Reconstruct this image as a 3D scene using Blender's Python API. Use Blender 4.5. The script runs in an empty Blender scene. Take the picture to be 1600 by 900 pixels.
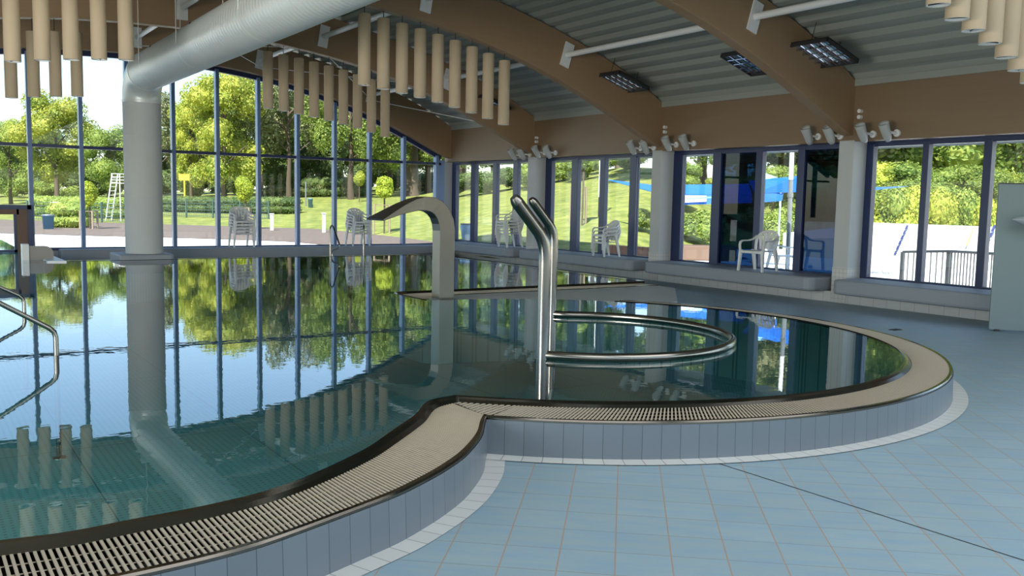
import bpy, bmesh, math, random
import numpy as np
from mathutils import Vector, Matrix
random.seed(7); rng = np.random.default_rng(11)
scn = bpy.context.scene
COL = scn.collection

# ------------------------------------------------------------------ camera, sky, sun, exposure
H = 1.65
FPX, YAW, PITCH, ROLL = 1395.08, 0.5963594, 0.0961553, 0.0199729
cyw, syw = math.cos(YAW), math.sin(YAW)
_f = np.array([syw*math.cos(PITCH), cyw*math.cos(PITCH), -math.sin(PITCH)])
_r0 = np.array([cyw, -syw, 0.0]); _u0 = np.cross(_r0, _f)
_r = math.cos(ROLL)*_r0 + math.sin(ROLL)*_u0
_u = -math.sin(ROLL)*_r0 + math.cos(ROLL)*_u0
camd = bpy.data.cameras.new('camera'); cam = bpy.data.objects.new('camera', camd); COL.objects.link(cam)
camd.sensor_width = 36.0; camd.lens = FPX/1600*36.0; camd.clip_end = 600
M = Matrix(((_r[0], _u[0], -_f[0], 0), (_r[1], _u[1], -_f[1], 0), (_r[2], _u[2], -_f[2], H), (0, 0, 0, 1)))
cam.matrix_world = M
scn.camera = cam
scn.view_settings.view_transform = 'Standard'; scn.view_settings.look = 'None'
scn.view_settings.gamma = 1.0; scn.view_settings.use_curve_mapping = False
scn.view_settings.exposure = 0.30

SKY_STRENGTH = 0.28
w = bpy.data.worlds.new('sky'); scn.world = w; w.use_nodes = True
nt = w.node_tree; nt.nodes.clear()
wo = nt.nodes.new('ShaderNodeOutputWorld'); bg = nt.nodes.new('ShaderNodeBackground'); sk = nt.nodes.new('ShaderNodeTexSky')
sk.sky_type = 'NISHITA'; sk.sun_disc = False; sk.sun_elevation = math.radians(48); sk.sun_rotation = math.radians(110)
sk.air_density = 1.0; sk.dust_density = 0.4; sk.ozone_density = 2.0
bg.inputs[1].default_value = SKY_STRENGTH
nt.links.new(sk.outputs[0], bg.inputs[0]); nt.links.new(bg.outputs[0], wo.inputs[0])
sund = bpy.data.lights.new('sun', 'SUN'); sun = bpy.data.objects.new('sun', sund); COL.objects.link(sun)
sund.energy = 9.0; sund.angle = math.radians(0.6); sund.color = (1.0, 0.95, 0.86)
SUN_FROM = Vector((-0.48, -0.42, 0.77))
sun.rotation_euler = SUN_FROM.to_track_quat('Z', 'Y').to_euler()

# unseen fill lamps added at the rear and left to brighten the hall
def area(name, loc, rot, sx, sy, power, col):
    l = bpy.data.lights.new(name, 'AREA'); l.shape = 'RECTANGLE'; l.size = sx; l.size_y = sy; l.energy = power; l.color = col
    o = bpy.data.objects.new(name, l); COL.objects.link(o); o.location = loc; o.rotation_euler = rot; return o
area('rear_fill', (5.0, -0.5, 5.2), (math.radians(4), 0, 0), 15.0, 7.0, 760, (0.95, 0.97, 1.0))  # added overhead fill; the roof has no opening here
area('left_fill', (-4.1, 5.5, 2.1), tuple(Vector((-0.45, -0.80, -0.40)).to_track_quat('Z', 'Y').to_euler()), 6.0, 2.8, 760, (1.0, 0.97, 0.92))  # unseen fill from the left, added for the beams

# ------------------------------------------------------------------ pixel helpers (photo frame 1600x900)
CAM = np.array([0, 0, H])
def ray(x, y): return _f + (x-800)/FPX*_r + (450-y)/FPX*_u
def onz(x, y, z): d = ray(x, y); return CAM + d*(z-H)/d[2]
def onx(x, y, a): d = ray(x, y); return CAM + d*a/d[0]
def ony(x, y, b): d = ray(x, y); return CAM + d*b/d[1]
def at(x, y, D): return CAM + ray(x, y)*D                     # D = depth along the optical axis

# ------------------------------------------------------------------ materials
def new_mat(name):
    m = bpy.data.materials.new(name); m.use_nodes = True
    return m, m.node_tree, m.node_tree.nodes['Principled BSDF']
def mat(name, col, rough=0.5, metal=0.0, noise=0.0, nscale=8.0, bump=0.0, bscale=40.0, stretch=(1, 1, 1), spec=0.5, coat=0.0):
    m, t, b = new_mat(name); N = t.nodes.new; L = t.links.new
    b.inputs['Roughness'].default_value = rough; b.inputs['Metallic'].default_value = metal
    b.inputs['Specular IOR Level'].default_value = spec
    b.inputs['Coat Weight'].default_value = coat
    b.inputs['Base Color'].default_value = (*col, 1)
    if noise or bump:
        tc = N('ShaderNodeTexCoord'); mp = N('ShaderNodeMapping'); mp.inputs['Scale'].default_value = stretch
        L(tc.outputs['Object'], mp.inputs['Vector'])
    if noise:
        n = N('ShaderNodeTexNoise'); n.inputs['Scale'].default_value = nscale; n.inputs['Detail'].default_value = 4
        L(mp.outputs[0], n.inputs['Vector'])
        mx = N('ShaderNodeMix'); mx.data_type = 'RGBA'
        mx.inputs['A'].default_value = (*[max(0, c*(1-noise)) for c in col], 1)
        mx.inputs['B'].default_value = (*[min(1, c*(1+noise)) for c in col], 1)
        L(n.outputs['Fac'], mx.inputs['Factor']); L(mx.outputs['Result'], b.inputs['Base Color'])
    if bump:
        n2 = N('ShaderNodeTexNoise'); n2.inputs['Scale'].default_value = bscale
        L(mp.outputs[0], n2.inputs['Vector'])
        bp = N('ShaderNodeBump'); bp.inputs['Strength'].default_value = bump; bp.inputs['Distance'].default_value = 0.02
        L(n2.outputs['Fac'], bp.inputs['Height']); L(bp.outputs[0], b.inputs['Normal'])
    return m
def math_node(t, op, a=None, b=None, va=None, vb=None):
    n = t.nodes.new('ShaderNodeMath'); n.operation = op
    if a is not None: t.links.new(a, n.inputs[0])
    if b is not None: t.links.new(b, n.inputs[1])
    if va is not None: n.inputs[0].default_value = va
    if vb is not None: n.inputs[1].default_value = vb
    return n.outputs[0]
def line_mask(t, coord, pitch, width, off=0.0):                 # 1 on a joint line, 0 on the tile
    a = math_node(t, 'ADD', a=coord, vb=off)
    d = math_node(t, 'DIVIDE', a=a, vb=pitch)
    fr = math_node(t, 'FRACT', a=d)
    s = math_node(t, 'SUBTRACT', a=fr, vb=0.5)
    ab = math_node(t, 'ABSOLUTE', a=s)
    return math_node(t, 'GREATER_THAN', a=ab, vb=0.5-width/pitch/2)
def tile_mat(name, col, grout, pu, pv, wu, wv, ou=0.0, ov=0.0, rot=0.0, uv=False, rough=0.35, var=0.06, noise=None, loc=(0, 0, 0), axes=('X', 'Y'), grout2=None):
    m, t, b = new_mat(name); N = t.nodes.new; L = t.links.new
    tc = N('ShaderNodeTexCoord'); mp = N('ShaderNodeMapping'); mp.vector_type = 'TEXTURE'
    mp.inputs['Rotation'].default_value = (0, 0, rot); mp.inputs['Location'].default_value = loc
    L(tc.outputs['UV' if uv else 'Object'], mp.inputs['Vector'])
    sp = N('ShaderNodeSeparateXYZ'); L(mp.outputs[0], sp.inputs[0])
    U, V = sp.outputs[axes[0]], sp.outputs[axes[1]]
    mu = line_mask(t, U, pu, wu, ou); mv = line_mask(t, V, pv, wv, ov)
    iu = math_node(t, 'FLOOR', a=math_node(t, 'ADD', a=math_node(t, 'DIVIDE', a=math_node(t, 'ADD', a=U, vb=ou), vb=pu), vb=0.5*0))
    iv = math_node(t, 'FLOOR', a=math_node(t, 'DIVIDE', a=math_node(t, 'ADD', a=V, vb=ov), vb=pv))
    cb = N('ShaderNodeCombineXYZ'); L(iu, cb.inputs[0]); L(iv, cb.inputs[1])
    wn = N('ShaderNodeTexWhiteNoise'); wn.noise_dimensions = '2D'; L(cb.outputs[0], wn.inputs['Vector'])
    hsv = N('ShaderNodeHueSaturation'); hsv.inputs['Color'].default_value = (*col, 1)
    v = math_node(t, 'MULTIPLY_ADD', a=wn.outputs['Value'], vb=2*var); v.node.inputs[2].default_value = 1-var
    L(v, hsv.inputs['Value'])
    base = hsv.outputs[0]
    if noise:
        (sc, st, c2, amt) = noise
        mp2 = N('ShaderNodeMapping'); mp2.inputs['Scale'].default_value = st; L(mp.outputs[0], mp2.inputs['Vector'])
        nn = N('ShaderNodeTexNoise'); nn.inputs['Scale'].default_value = sc; nn.inputs['Detail'].default_value = 5
        L(mp2.outputs[0], nn.inputs['Vector'])
        rp = N('ShaderNodeValToRGB'); rp.color_ramp.elements[0].position = 0.42; rp.color_ramp.elements[1].position = 0.72
        rp.color_ramp.elements[1].color = (amt, amt, amt, 1); L(nn.outputs['Fac'], rp.inputs[0])
        mx = N('ShaderNodeMix'); mx.data_type = 'RGBA'; L(rp.outputs[0], mx.inputs['Factor']); L(base, mx.inputs['A'])
        mx.inputs['B'].default_value = (*c2, 1); base = mx.outputs['Result']
    m1 = N('ShaderNodeMix'); m1.data_type = 'RGBA'; L(mv, m1.inputs['Factor']); L(base, m1.inputs['A']); m1.inputs['B'].default_value = (*(grout2 or grout), 1)
    m2 = N('ShaderNodeMix'); m2.data_type = 'RGBA'; L(mu, m2.inputs['Factor']); L(m1.outputs['Result'], m2.inputs['A']); m2.inputs['B'].default_value = (*grout, 1)
    L(m2.outputs['Result'], b.inputs['Base Color']); b.inputs['Roughness'].default_value = rough
    return m

MAT = {}
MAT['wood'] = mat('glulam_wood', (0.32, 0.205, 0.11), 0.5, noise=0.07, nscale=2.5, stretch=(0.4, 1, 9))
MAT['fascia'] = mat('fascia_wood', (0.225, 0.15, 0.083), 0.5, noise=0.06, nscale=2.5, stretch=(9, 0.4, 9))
MAT['deck'] = mat('roof_deck_metal', (0.31, 0.33, 0.285), 0.55, noise=0.04, nscale=1.2)
MAT['white_metal'] = mat('white_paint_metal', (0.80, 0.80, 0.77), 0.4)
MAT['pillar'] = mat('pale_grey_render', (0.50, 0.52, 0.51), 0.7, noise=0.03, nscale=3)
MAT['bench'] = mat('grey_bench_coating', (0.27, 0.295, 0.32), 0.55, noise=0.03, nscale=5)
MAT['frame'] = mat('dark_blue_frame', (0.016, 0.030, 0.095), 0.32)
MAT['frame_lit'] = mat('blue_frame_lit', (0.13, 0.21, 0.38), 0.35)  # lightened copy of the frame blue: sky light on the mullions painted in
MAT['steel'] = mat('brushed_stainless', (0.13, 0.118, 0.102), 0.108, metal=1.0, bump=0.05, bscale=60, stretch=(1, 1, 12))
MAT['steel_sheet'] = mat('brushed_sheet_steel', (0.19, 0.175, 0.15), 0.33, metal=1.0, bump=0.04, bscale=60, stretch=(1, 1, 12))
MAT['steel_tube'] = mat('polished_stainless', (0.27, 0.25, 0.22), 0.2, metal=1.0)
MAT['grate'] = mat('beige_plastic_slats', (0.44, 0.385, 0.30), 0.55, noise=0.06, nscale=30)
MAT['channel'] = mat('dark_gutter', (0.02, 0.02, 0.02), 0.8)
MAT['tube'] = mat('tan_felt_tube', (0.53, 0.42, 0.28), 0.75, noise=0.08, nscale=7, stretch=(1, 1, 0.4))
MAT['tube_in'] = mat('white_end_disc', (0.85, 0.85, 0.82), 0.5)
MAT['dark'] = mat('dark_metal', (0.03, 0.03, 0.032), 0.4)
MAT['plastic'] = mat('white_plastic', (0.72, 0.73, 0.71), 0.4)
MAT['panel'] = mat('grey_green_panel', (0.20, 0.26, 0.265), 0.45)
MAT['cone'] = mat('grey_plastic', (0.30, 0.35, 0.37), 0.35)
MAT['white_tile_wall'] = tile_mat('white_wall_tile', (0.60, 0.60, 0.57), (0.33, 0.33, 0.32), 0.25, 0.19, 0.006, 0.006, axes=('Y', 'Z'), var=0.02)
MAT['pillar_tile'] = tile_mat('small_white_tile', (0.58, 0.57, 0.54), (0.34, 0.34, 0.33), 0.075, 0.075, 0.005, 0.005, uv=True, var=0.02)
MAT['floor'] = tile_mat('blue_floor_tile', (0.265, 0.365, 0.41), (0.33, 0.26, 0.21), 0.262, 0.262, 0.0075, 0.006, rot=-0.7212, loc=(3.26564, 3.51415, 0), ou=0.131*0+0.131, ov=0.131, var=0.045,
                        noise=(3.0, (1, 4.5, 1), (0.205, 0.33, 0.445), 0.8), rough=0.42, grout2=(0.20, 0.245, 0.26))
MAT['rim_tile'] = tile_mat('grey_blue_rim_tile', (0.155, 0.182, 0.205), (0.06, 0.08, 0.09), 0.128, 5.0, 0.004, 0.001, uv=True, ov=1.0, var=0.04, rough=0.3)
MAT['border_tile'] = tile_mat('pale_border_tile', (0.56, 0.575, 0.56), (0.20, 0.21, 0.21), 0.128, 5.0, 0.005, 0.001, uv=True, ov=1.0, var=0.03, rough=0.4)
MAT['platform'] = mat('grey_platform_tile', (0.46, 0.48, 0.48), 0.45)
MAT['terrace'] = tile_mat('pale_paving', (0.92, 0.91, 0.88), (0.8, 0.79, 0.76), 0.5, 0.5, 0.01, 0.01, var=0.03, rough=0.8)
MAT['concrete'] = mat('pale_concrete', (0.66, 0.64, 0.60), 0.8, noise=0.06)
MAT['gravel'] = mat('brown_gravel', (0.15, 0.115, 0.095), 0.9, noise=0.5, nscale=6, bump=0.6, bscale=20)
MAT['bark'] = mat('bark', (0.10, 0.075, 0.055), 0.9, noise=0.35, nscale=9, stretch=(1, 1, 0.2))
MAT['stake'] = mat('grey_timber_stake', (0.32, 0.25, 0.18), 0.8, noise=0.15)
MAT['log'] = mat('pinkish_timber_log', (0.50, 0.27, 0.19), 0.8, noise=0.2, nscale=5, stretch=(4, 4, 0.5))
MAT['blue_cloth'] = mat('blue_awning_cloth', (0.012, 0.14, 0.62), 0.6)
MAT['cyan_cloth'] = mat('light_blue_cloth', (0.25, 0.62, 0.80), 0.6)
MAT['white_cloth'] = mat('white_print', (0.85, 0.87, 0.88), 0.6)
MAT['bin_blue'] = mat('blue_bin_plastic', (0.10, 0.24, 0.42), 0.45)
MAT['bag_blue'] = mat('pale_blue_bag', (0.30, 0.50, 0.72), 0.35, bump=0.5, bscale=12)
MAT['yellow'] = mat('yellow_paint', (0.62, 0.50, 0.04), 0.5)
MAT['red'] = mat('red_paint', (0.62, 0.05, 0.05), 0.5)
MAT['fence'] = mat('green_grey_fence', (0.06, 0.11, 0.10), 0.5)
MAT['rail_dark'] = mat('dark_grey_rail', (0.035, 0.04, 0.045), 0.4)
MAT['slide_blue'] = mat('navy_mark', (0.03, 0.04, 0.16), 0.5)
MAT['yellow_line'] = mat('pale_yellow_line', (0.80, 0.62, 0.12), 0.6)
MAT['galv'] = mat('galvanised_steel', (0.22, 0.24, 0.25), 0.4, metal=0.3)
MAT['brown_board'] = mat('brown_board', (0.16, 0.10, 0.07), 0.7)
MAT['outdoor_pool'] = mat('pale_blue_pool', (0.22, 0.52, 0.62), 0.15)
MAT['spot'] = mat('grey_white_lacquer', (0.45, 0.47, 0.45), 0.4)
MAT['brown_grey'] = mat('brown_grey_board', (0.30, 0.28, 0.255), 0.5)
MAT['mesh_wire'] = mat('louvre_mirror', (0.62, 0.65, 0.72), 0.12, metal=1.0)

def leaf_mat(name, c1, c2, trans=0.35):
    m, t, b = new_mat(name); N = t.nodes.new; L = t.links.new
    ge = N('ShaderNodeNewGeometry'); oi = N('ShaderNodeObjectInfo')
    rp = N('ShaderNodeValToRGB'); rp.color_ramp.elements[0].color = (*c1, 1); rp.color_ramp.elements[1].color = (*c2, 1)
    L(ge.outputs['Random Per Island'], rp.inputs[0])
    hs = N('ShaderNodeHueSaturation'); L(rp.outputs[0], hs.inputs['Color'])
    v = math_node(t, 'MULTIPLY_ADD', a=oi.outputs['Random'], vb=0.35); v.node.inputs[2].default_value = 0.82
    L(v, hs.inputs['Value'])
    L(hs.outputs[0], b.inputs['Base Color']); b.inputs['Roughness'].default_value = 0.6
    tr = N('ShaderNodeBsdfTranslucent'); L(hs.outputs[0], tr.inputs['Color'])
    mx = N('ShaderNodeMixShader'); mx.inputs[0].default_value = trans
    L(b.outputs[0], mx.inputs[1]); L(tr.outputs[0], mx.inputs[2])
    L(mx.outputs[0], t.nodes['Material Output'].inputs['Surface'])
    return m
MAT['leaf_yellow'] = leaf_mat('yellow_green_leaves', (0.24, 0.33, 0.035), (0.62, 0.62, 0.10))
MAT['leaf_mid'] = leaf_mat('mid_green_leaves', (0.12, 0.21, 0.033), (0.40, 0.48, 0.10))
MAT['leaf_dark'] = leaf_mat('dark_green_leaves', (0.05, 0.10, 0.025), (0.20, 0.27, 0.07))
MAT['leaf_olive'] = leaf_mat('olive_leaves', (0.13, 0.17, 0.06), (0.38, 0.38, 0.18))
MAT['leaf_lime'] = leaf_mat('lime_leaves', (0.26, 0.36, 0.02), (0.55, 0.60, 0.06))

def grass_mat():
    m, t, b = new_mat('lawn_grass'); N = t.nodes.new; L = t.links.new
    tc = N('ShaderNodeTexCoord'); n = N('ShaderNodeTexNoise'); n.inputs['Scale'].default_value = 1.6; n.inputs['Detail'].default_value = 8; n.inputs['Roughness'].default_value = 0.75
    L(tc.outputs['Object'], n.inputs['Vector'])
    rp = N('ShaderNodeValToRGB'); rp.color_ramp.elements[0].position = 0.35; rp.color_ramp.elements[1].position = 0.68
    rp.color_ramp.elements[0].color = (0.085, 0.13, 0.018, 1); rp.color_ramp.elements[1].color = (0.33, 0.34, 0.075, 1)
    L(n.outputs['Fac'], rp.inputs[0]); L(rp.outputs[0], b.inputs['Base Color']); b.inputs['Roughness'].default_value = 0.9
    return m
MAT['grass'] = grass_mat()

def schlick(t, f0, normal=None, power=5.0):                                # reflectance of a clear surface, the same from both sides
    lw = t.nodes.new('ShaderNodeLayerWeight'); lw.inputs['Blend'].default_value = 0.5
    if normal is not None: t.links.new(normal, lw.inputs['Normal'])
    p = math_node(t, 'POWER', a=lw.outputs['Facing'], vb=power)
    r_ = math_node(t, 'MULTIPLY_ADD', a=p, vb=1-f0); r_.node.inputs[2].default_value = f0
    return r_
def glass_mat(name, tint, f0=0.012):
    m = bpy.data.materials.new(name); m.use_nodes = True; t = m.node_tree; t.nodes.clear(); N = t.nodes.new; L = t.links.new
    out = N('ShaderNodeOutputMaterial'); tr = N('ShaderNodeBsdfTransparent'); gl = N('ShaderNodeBsdfGlossy'); mx = N('ShaderNodeMixShader')
    tr.inputs[0].default_value = (*tint, 1); gl.inputs['Roughness'].default_value = 0.0; gl.inputs['Color'].default_value = (0.95, 0.95, 0.95, 1)
    L(schlick(t, f0), mx.inputs[0]); L(tr.outputs[0], mx.inputs[1]); L(gl.outputs[0], mx.inputs[2]); L(mx.outputs[0], out.inputs['Surface'])
    return m
MAT['glass'] = glass_mat('window_glass', (0.97, 0.99, 0.985))
MAT['tinted'] = glass_mat('blue_tinted_glass', (0.06, 0.13, 0.23), 0.03)

def water_mat():
    m = bpy.data.materials.new('pool_water'); m.use_nodes = True; t = m.node_tree; t.nodes.clear(); N = t.nodes.new; L = t.links.new
    out = N('ShaderNodeOutputMaterial'); tr = N('ShaderNodeBsdfTransparent'); gl = N('ShaderNodeBsdfGlossy'); mx = N('ShaderNodeMixShader')
    tr.inputs[0].default_value = (0.47, 0.70, 0.72, 1); gl.inputs['Roughness'].default_value = 0.0; gl.inputs['Color'].default_value = (0.97, 0.98, 1.0, 1)
    tc = N('ShaderNodeTexCoord'); mp = N('ShaderNodeMapping'); mp.inputs['Scale'].default_value = (1, 1, 1); L(tc.outputs['Object'], mp.inputs[0])
    n1 = N('ShaderNodeTexNoise'); n1.inputs['Scale'].default_value = 7.0; n1.inputs['Detail'].default_value = 2; L(mp.outputs[0], n1.inputs['Vector'])
    bp = N('ShaderNodeBump'); bp.inputs['Strength'].default_value = 0.065; bp.inputs['Distance'].default_value = 0.006
    L(n1.outputs['Fac'], bp.inputs['Height']); L(bp.outputs[0], gl.inputs['Normal'])
    L(schlick(t, 0.025, bp.outputs[0], 4.2), mx.inputs[0]); L(tr.outputs[0], mx.inputs[1]); L(gl.outputs[0], mx.inputs[2]); L(mx.outputs[0], out.inputs['Surface'])
    return m
MAT['water'] = water_mat()

def basin_mat():
    m, t, b = new_mat('basin_steel'); N = t.nodes.new; L = t.links.new
    tc = N('ShaderNodeTexCoord'); sp = N('ShaderNodeSeparateXYZ'); L(tc.outputs['Object'], sp.inputs[0])
    def wave(c, p):
        a = math_node(t, 'FRACT', a=math_node(t, 'DIVIDE', a=c, vb=p)); s = math_node(t, 'SUBTRACT', a=a, vb=0.5)
        return math_node(t, 'ABSOLUTE', a=s)
    du = wave(sp.outputs[0], 0.055); dv = wave(sp.outputs[1], 0.055)
    d2 = math_node(t, 'ADD', a=math_node(t, 'MULTIPLY', a=du, b=du), b=math_node(t, 'MULTIPLY', a=dv, b=dv))
    dot = math_node(t, 'LESS_THAN', a=d2, vb=0.05)
    seam = line_mask(t, sp.outputs[0], 1.5, 0.012, 0.35); seam2 = line_mask(t, sp.outputs[1], 3.0, 0.012, 0.4)
    n = N('ShaderNodeTexNoise'); n.inputs['Scale'].default_value = 0.7; L(tc.outputs['Object'], n.inputs['Vector'])
    mx0 = N('ShaderNodeMix'); mx0.data_type = 'RGBA'; L(n.outputs['Fac'], mx0.inputs['Factor'])
    mx0.inputs['A'].default_value = (0.15, 0.275, 0.27, 1); mx0.inputs['B'].default_value = (0.22, 0.36, 0.35, 1)
    mx = N('ShaderNodeMix'); mx.data_type = 'RGBA'; L(dot, mx.inputs['Factor']); L(mx0.outputs['Result'], mx.inputs['A']); mx.inputs['B'].default_value = (0.075, 0.165, 0.17, 1)
    sm = math_node(t, 'MAXIMUM', a=seam, b=seam2)
    my = N('ShaderNodeMix'); my.data_type = 'RGBA'; L(sm, my.inputs['Factor']); L(mx.outputs['Result'], my.inputs['A']); my.inputs['B'].default_value = (0.04, 0.09, 0.10, 1)
    L(my.outputs['Result'], b.inputs['Base Color']); b.inputs['Roughness'].default_value = 0.5
    return m
MAT['basin'] = basin_mat()

def duct_mat():
    m, t, b = new_mat('ribbed_duct'); N = t.nodes.new; L = t.links.new
    b.inputs['Base Color'].default_value = (0.66, 0.70, 0.68, 1); b.inputs['Roughness'].default_value = 0.35; b.inputs['Metallic'].default_value = 0.25
    return m
MAT['duct'] = duct_mat()

# ------------------------------------------------------------------ mesh helpers
def link(name, me, m=None, parent=None):
    o = bpy.data.objects.new(name, me); COL.objects.link(o)
    if m is not None:
        for mm in (m if isinstance(m, (list, tuple)) else [m]): me.materials.append(mm)
    if parent is not None: o.parent = parent
    return o
def tag(o, label=None, cat=None, group=None, kind=None):
    if label: o['label'] = label
    if cat: o['category'] = cat
    if group: o['group'] = group
    if kind: o['kind'] = kind
    return o
def empty(name, loc=(0, 0, 0), rz=0.0, label=None, cat=None, group=None):
    o = bpy.data.objects.new(name, None); COL.objects.link(o); o.location = loc; o.rotation_euler = (0, 0, rz); o.empty_display_size = 0.1
    return tag(o, label, cat, group)
def copy_tree(o, parent=None):
    c = o.copy(); COL.objects.link(c)
    if parent is not None: c.parent = parent
    for ch in list(o.children): copy_tree(ch, c)
    return c

class MB:
    def __init__(s): s.v = []; s.f = []; s.uv = {}; s.sm = []
    def add(s, vs, fs, smooth=False):
        k = len(s.v); s.v += [tuple(map(float, p)) for p in vs]
        for f in fs: s.f.append(tuple(i+k for i in f)); s.sm.append(smooth)
    def box(s, x0, x1, y0, y1, z0, z1):
        s.add([(x0, y0, z0), (x1, y0, z0), (x1, y1, z0), (x0, y1, z0), (x0, y0, z1), (x1, y0, z1), (x1, y1, z1), (x0, y1, z1)],
              [(3, 2, 1, 0), (4, 5, 6, 7), (0, 1, 5, 4), (1, 2, 6, 5), (2, 3, 7, 6), (3, 0, 4, 7)])
    def hexa(s, p): s.add(p, [(3, 2, 1, 0), (4, 5, 6, 7), (0, 1, 5, 4), (1, 2, 6, 5), (2, 3, 7, 6), (3, 0, 4, 7)])
    def sweep(s, path, prof, up=(0, 0, 1), closed=False, smooth=False, scale=None, cap=True, lateral=None):
        # prof: list of (a, b): a along lateral, b along the path normal
        P = [Vector(p) for p in path]; n = len(P); m = len(prof); rings = []
        for i in range(n):
            a = P[i-1] if (i > 0 or closed) else P[i]; c = P[(i+1) % n] if (i < n-1 or closed) else P[i]
            tg = (c-a).normalized()
            if lateral is not None: la = Vector(lateral).normalized(); no = la.cross(tg).normalized()
            else:
                u = Vector(up)
                if abs(tg.dot(u)) > 0.98: u = Vector((0, 1, 0)) if abs(tg.y) < 0.9 else Vector((1, 0, 0))
                la = tg.cross(u).normalized(); no = la.cross(tg).normalized()
            sc = scale[i] if scale else 1.0
            if not isinstance(sc, (tuple, list)): sc = (sc, sc)
            rings.append([P[i]+la*(pa*sc[0])+no*(pb*sc[1]) for pa, pb in prof])
        vs = [p for r in rings for p in r]; fs = []
        for i in range(n if closed else n-1):
            j = (i+1) % n
            for k in range(m):
                l = (k+1) % m; fs.append((i*m+k, i*m+l, j*m+l, j*m+k))
        s.add(vs, fs, smooth)
        if cap and not closed:
            s.add(rings[0], [tuple(range(m))[::-1]]); s.add(rings[-1], [tuple(range(m))])
    def tube(s, path, r, seg=12, closed=False, scale=None, cap=True):
        # parallel-transported frame
        P = [Vector(p) for p in path]; n = len(P); rings = []; la = None
        for i in range(n):
            a = P[i-1] if (i > 0 or closed) else P[i]; c = P[(i+1) % n] if (i < n-1 or closed) else P[i]
            tg = (c-a).normalized()
            if la is None:
                u = Vector((0, 0, 1)) if abs(tg.z) < 0.9 else Vector((1, 0, 0)); la = tg.cross(u).normalized()
            else: la = (la-tg*la.dot(tg)).normalized()
            no = la.cross(tg).normalized(); rr = r*(scale[i] if scale else 1)
            rings.append([P[i]+la*(rr*math.cos(2*math.pi*k/seg))+no*(rr*math.sin(2*math.pi*k/seg)) for k in range(seg)])
        vs = [p for q in rings for p in q]; fs = []
        for i in range(n if closed else n-1):
            j = (i+1) % n
            for k in range(seg): l = (k+1) % seg; fs.append((i*seg+k, j*seg+k, j*seg+l, i*seg+l))
        s.add(vs, fs, True)
        if cap and not closed:
            s.add(rings[0], [tuple(range(seg))]); s.add(rings[-1], [tuple(range(seg))[::-1]])
    def lathe(s, prof, seg=24, c=(0, 0, 0), smooth=True, ang=None):
        n = len(prof); vs = []; fs = []
        for r_, z in prof:
            for k in range(seg):
                a = 2*math.pi*k/seg; vs.append((c[0]+r_*math.cos(a), c[1]+r_*math.sin(a), c[2]+z))
        for i in range(n-1):
            for k in range(seg): l = (k+1) % seg; fs.append((i*seg+k, i*seg+l, (i+1)*seg+l, (i+1)*seg+k))
        s.add(vs, fs, smooth)
    def prism(s, poly, z0, z1):
        n = len(poly); s.add([(*p, z0) for p in poly]+[(*p, z1) for p in poly], [tuple(range(n))[::-1], tuple(range(n, 2*n))]+[(i, (i+1) % n, n+(i+1) % n, n+i) for i in range(n)])
    def mesh(s, name):
        me = bpy.data.meshes.new(name); me.from_pydata(s.v, [], s.f); me.polygons.foreach_set('use_smooth', s.sm); me.update(); return me
    def build(s, name, m, parent=None, bevel=0.0):
        o = link(name, s.mesh(name), m, parent)
        if bevel:
            b = o.modifiers.new('bevel', 'BEVEL'); b.width = bevel; b.segments = 2; b.limit_method = 'ANGLE'
        return o
def struct(o, label=None): o['kind'] = 'structure'; return tag(o, label)

def strip_mesh(name, A, B, m, parent=None, uvscale=1.0, smooth=False, closed=False):
    # ruled strip between two 3-D polylines of equal length, with UV (arc length, 0..height)
    A = np.asarray(A, float); B = np.asarray(B, float); n = len(A)
    s = np.r_[0, np.cumsum(np.linalg.norm(np.diff(A, axis=0), axis=1))]
    me = bpy.data.meshes.new(name); me.from_pydata([tuple(p) for p in A]+[tuple(p) for p in B], [], [(i, i+1, n+i+1, n+i) for i in range(n-1)])
    uv = me.uv_layers.new(name='UVMap')
    for pl in me.polygons:
        for li in pl.loop_indices:
            vi = me.loops[li].vertex_index; uv.data[li].uv = (s[vi % n], 0.0 if vi < n else 0.3)
    if smooth: me.polygons.foreach_set('use_smooth', [True]*len(me.polygons))
    me.update()
    return link(name, me, m, parent)
def smooth_curve(P, step, sig=2.0, keep=True):
    P = np.asarray(P, float); s = np.r_[0, np.cumsum(np.hypot(*np.diff(P, axis=0).T))]; t = np.linspace(0, s[-1], max(8, int(s[-1]/step)))
    Q = np.c_[np.interp(t, s, P[:, 0]), np.interp(t, s, P[:, 1])]
    k = np.exp(-0.5*(np.arange(-12, 13)/sig)**2); k /= k.sum()
    out = Q.copy()
    for d in range(2):
        a = Q[:, d]; pad = np.r_[2*a[0]-a[12:0:-1], a, 2*a[-1]-a[-2:-14:-1]]
        out[:, d] = np.convolve(pad, k, 'valid')
    return out
def resample(P, n):
    P = np.asarray(P, float); s = np.r_[0, np.cumsum(np.linalg.norm(np.diff(P, axis=0), axis=1))]; t = np.linspace(0, s[-1], n)
    return np.stack([np.interp(t, s, P[:, k]) for k in range(P.shape[1])], 1)
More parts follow.
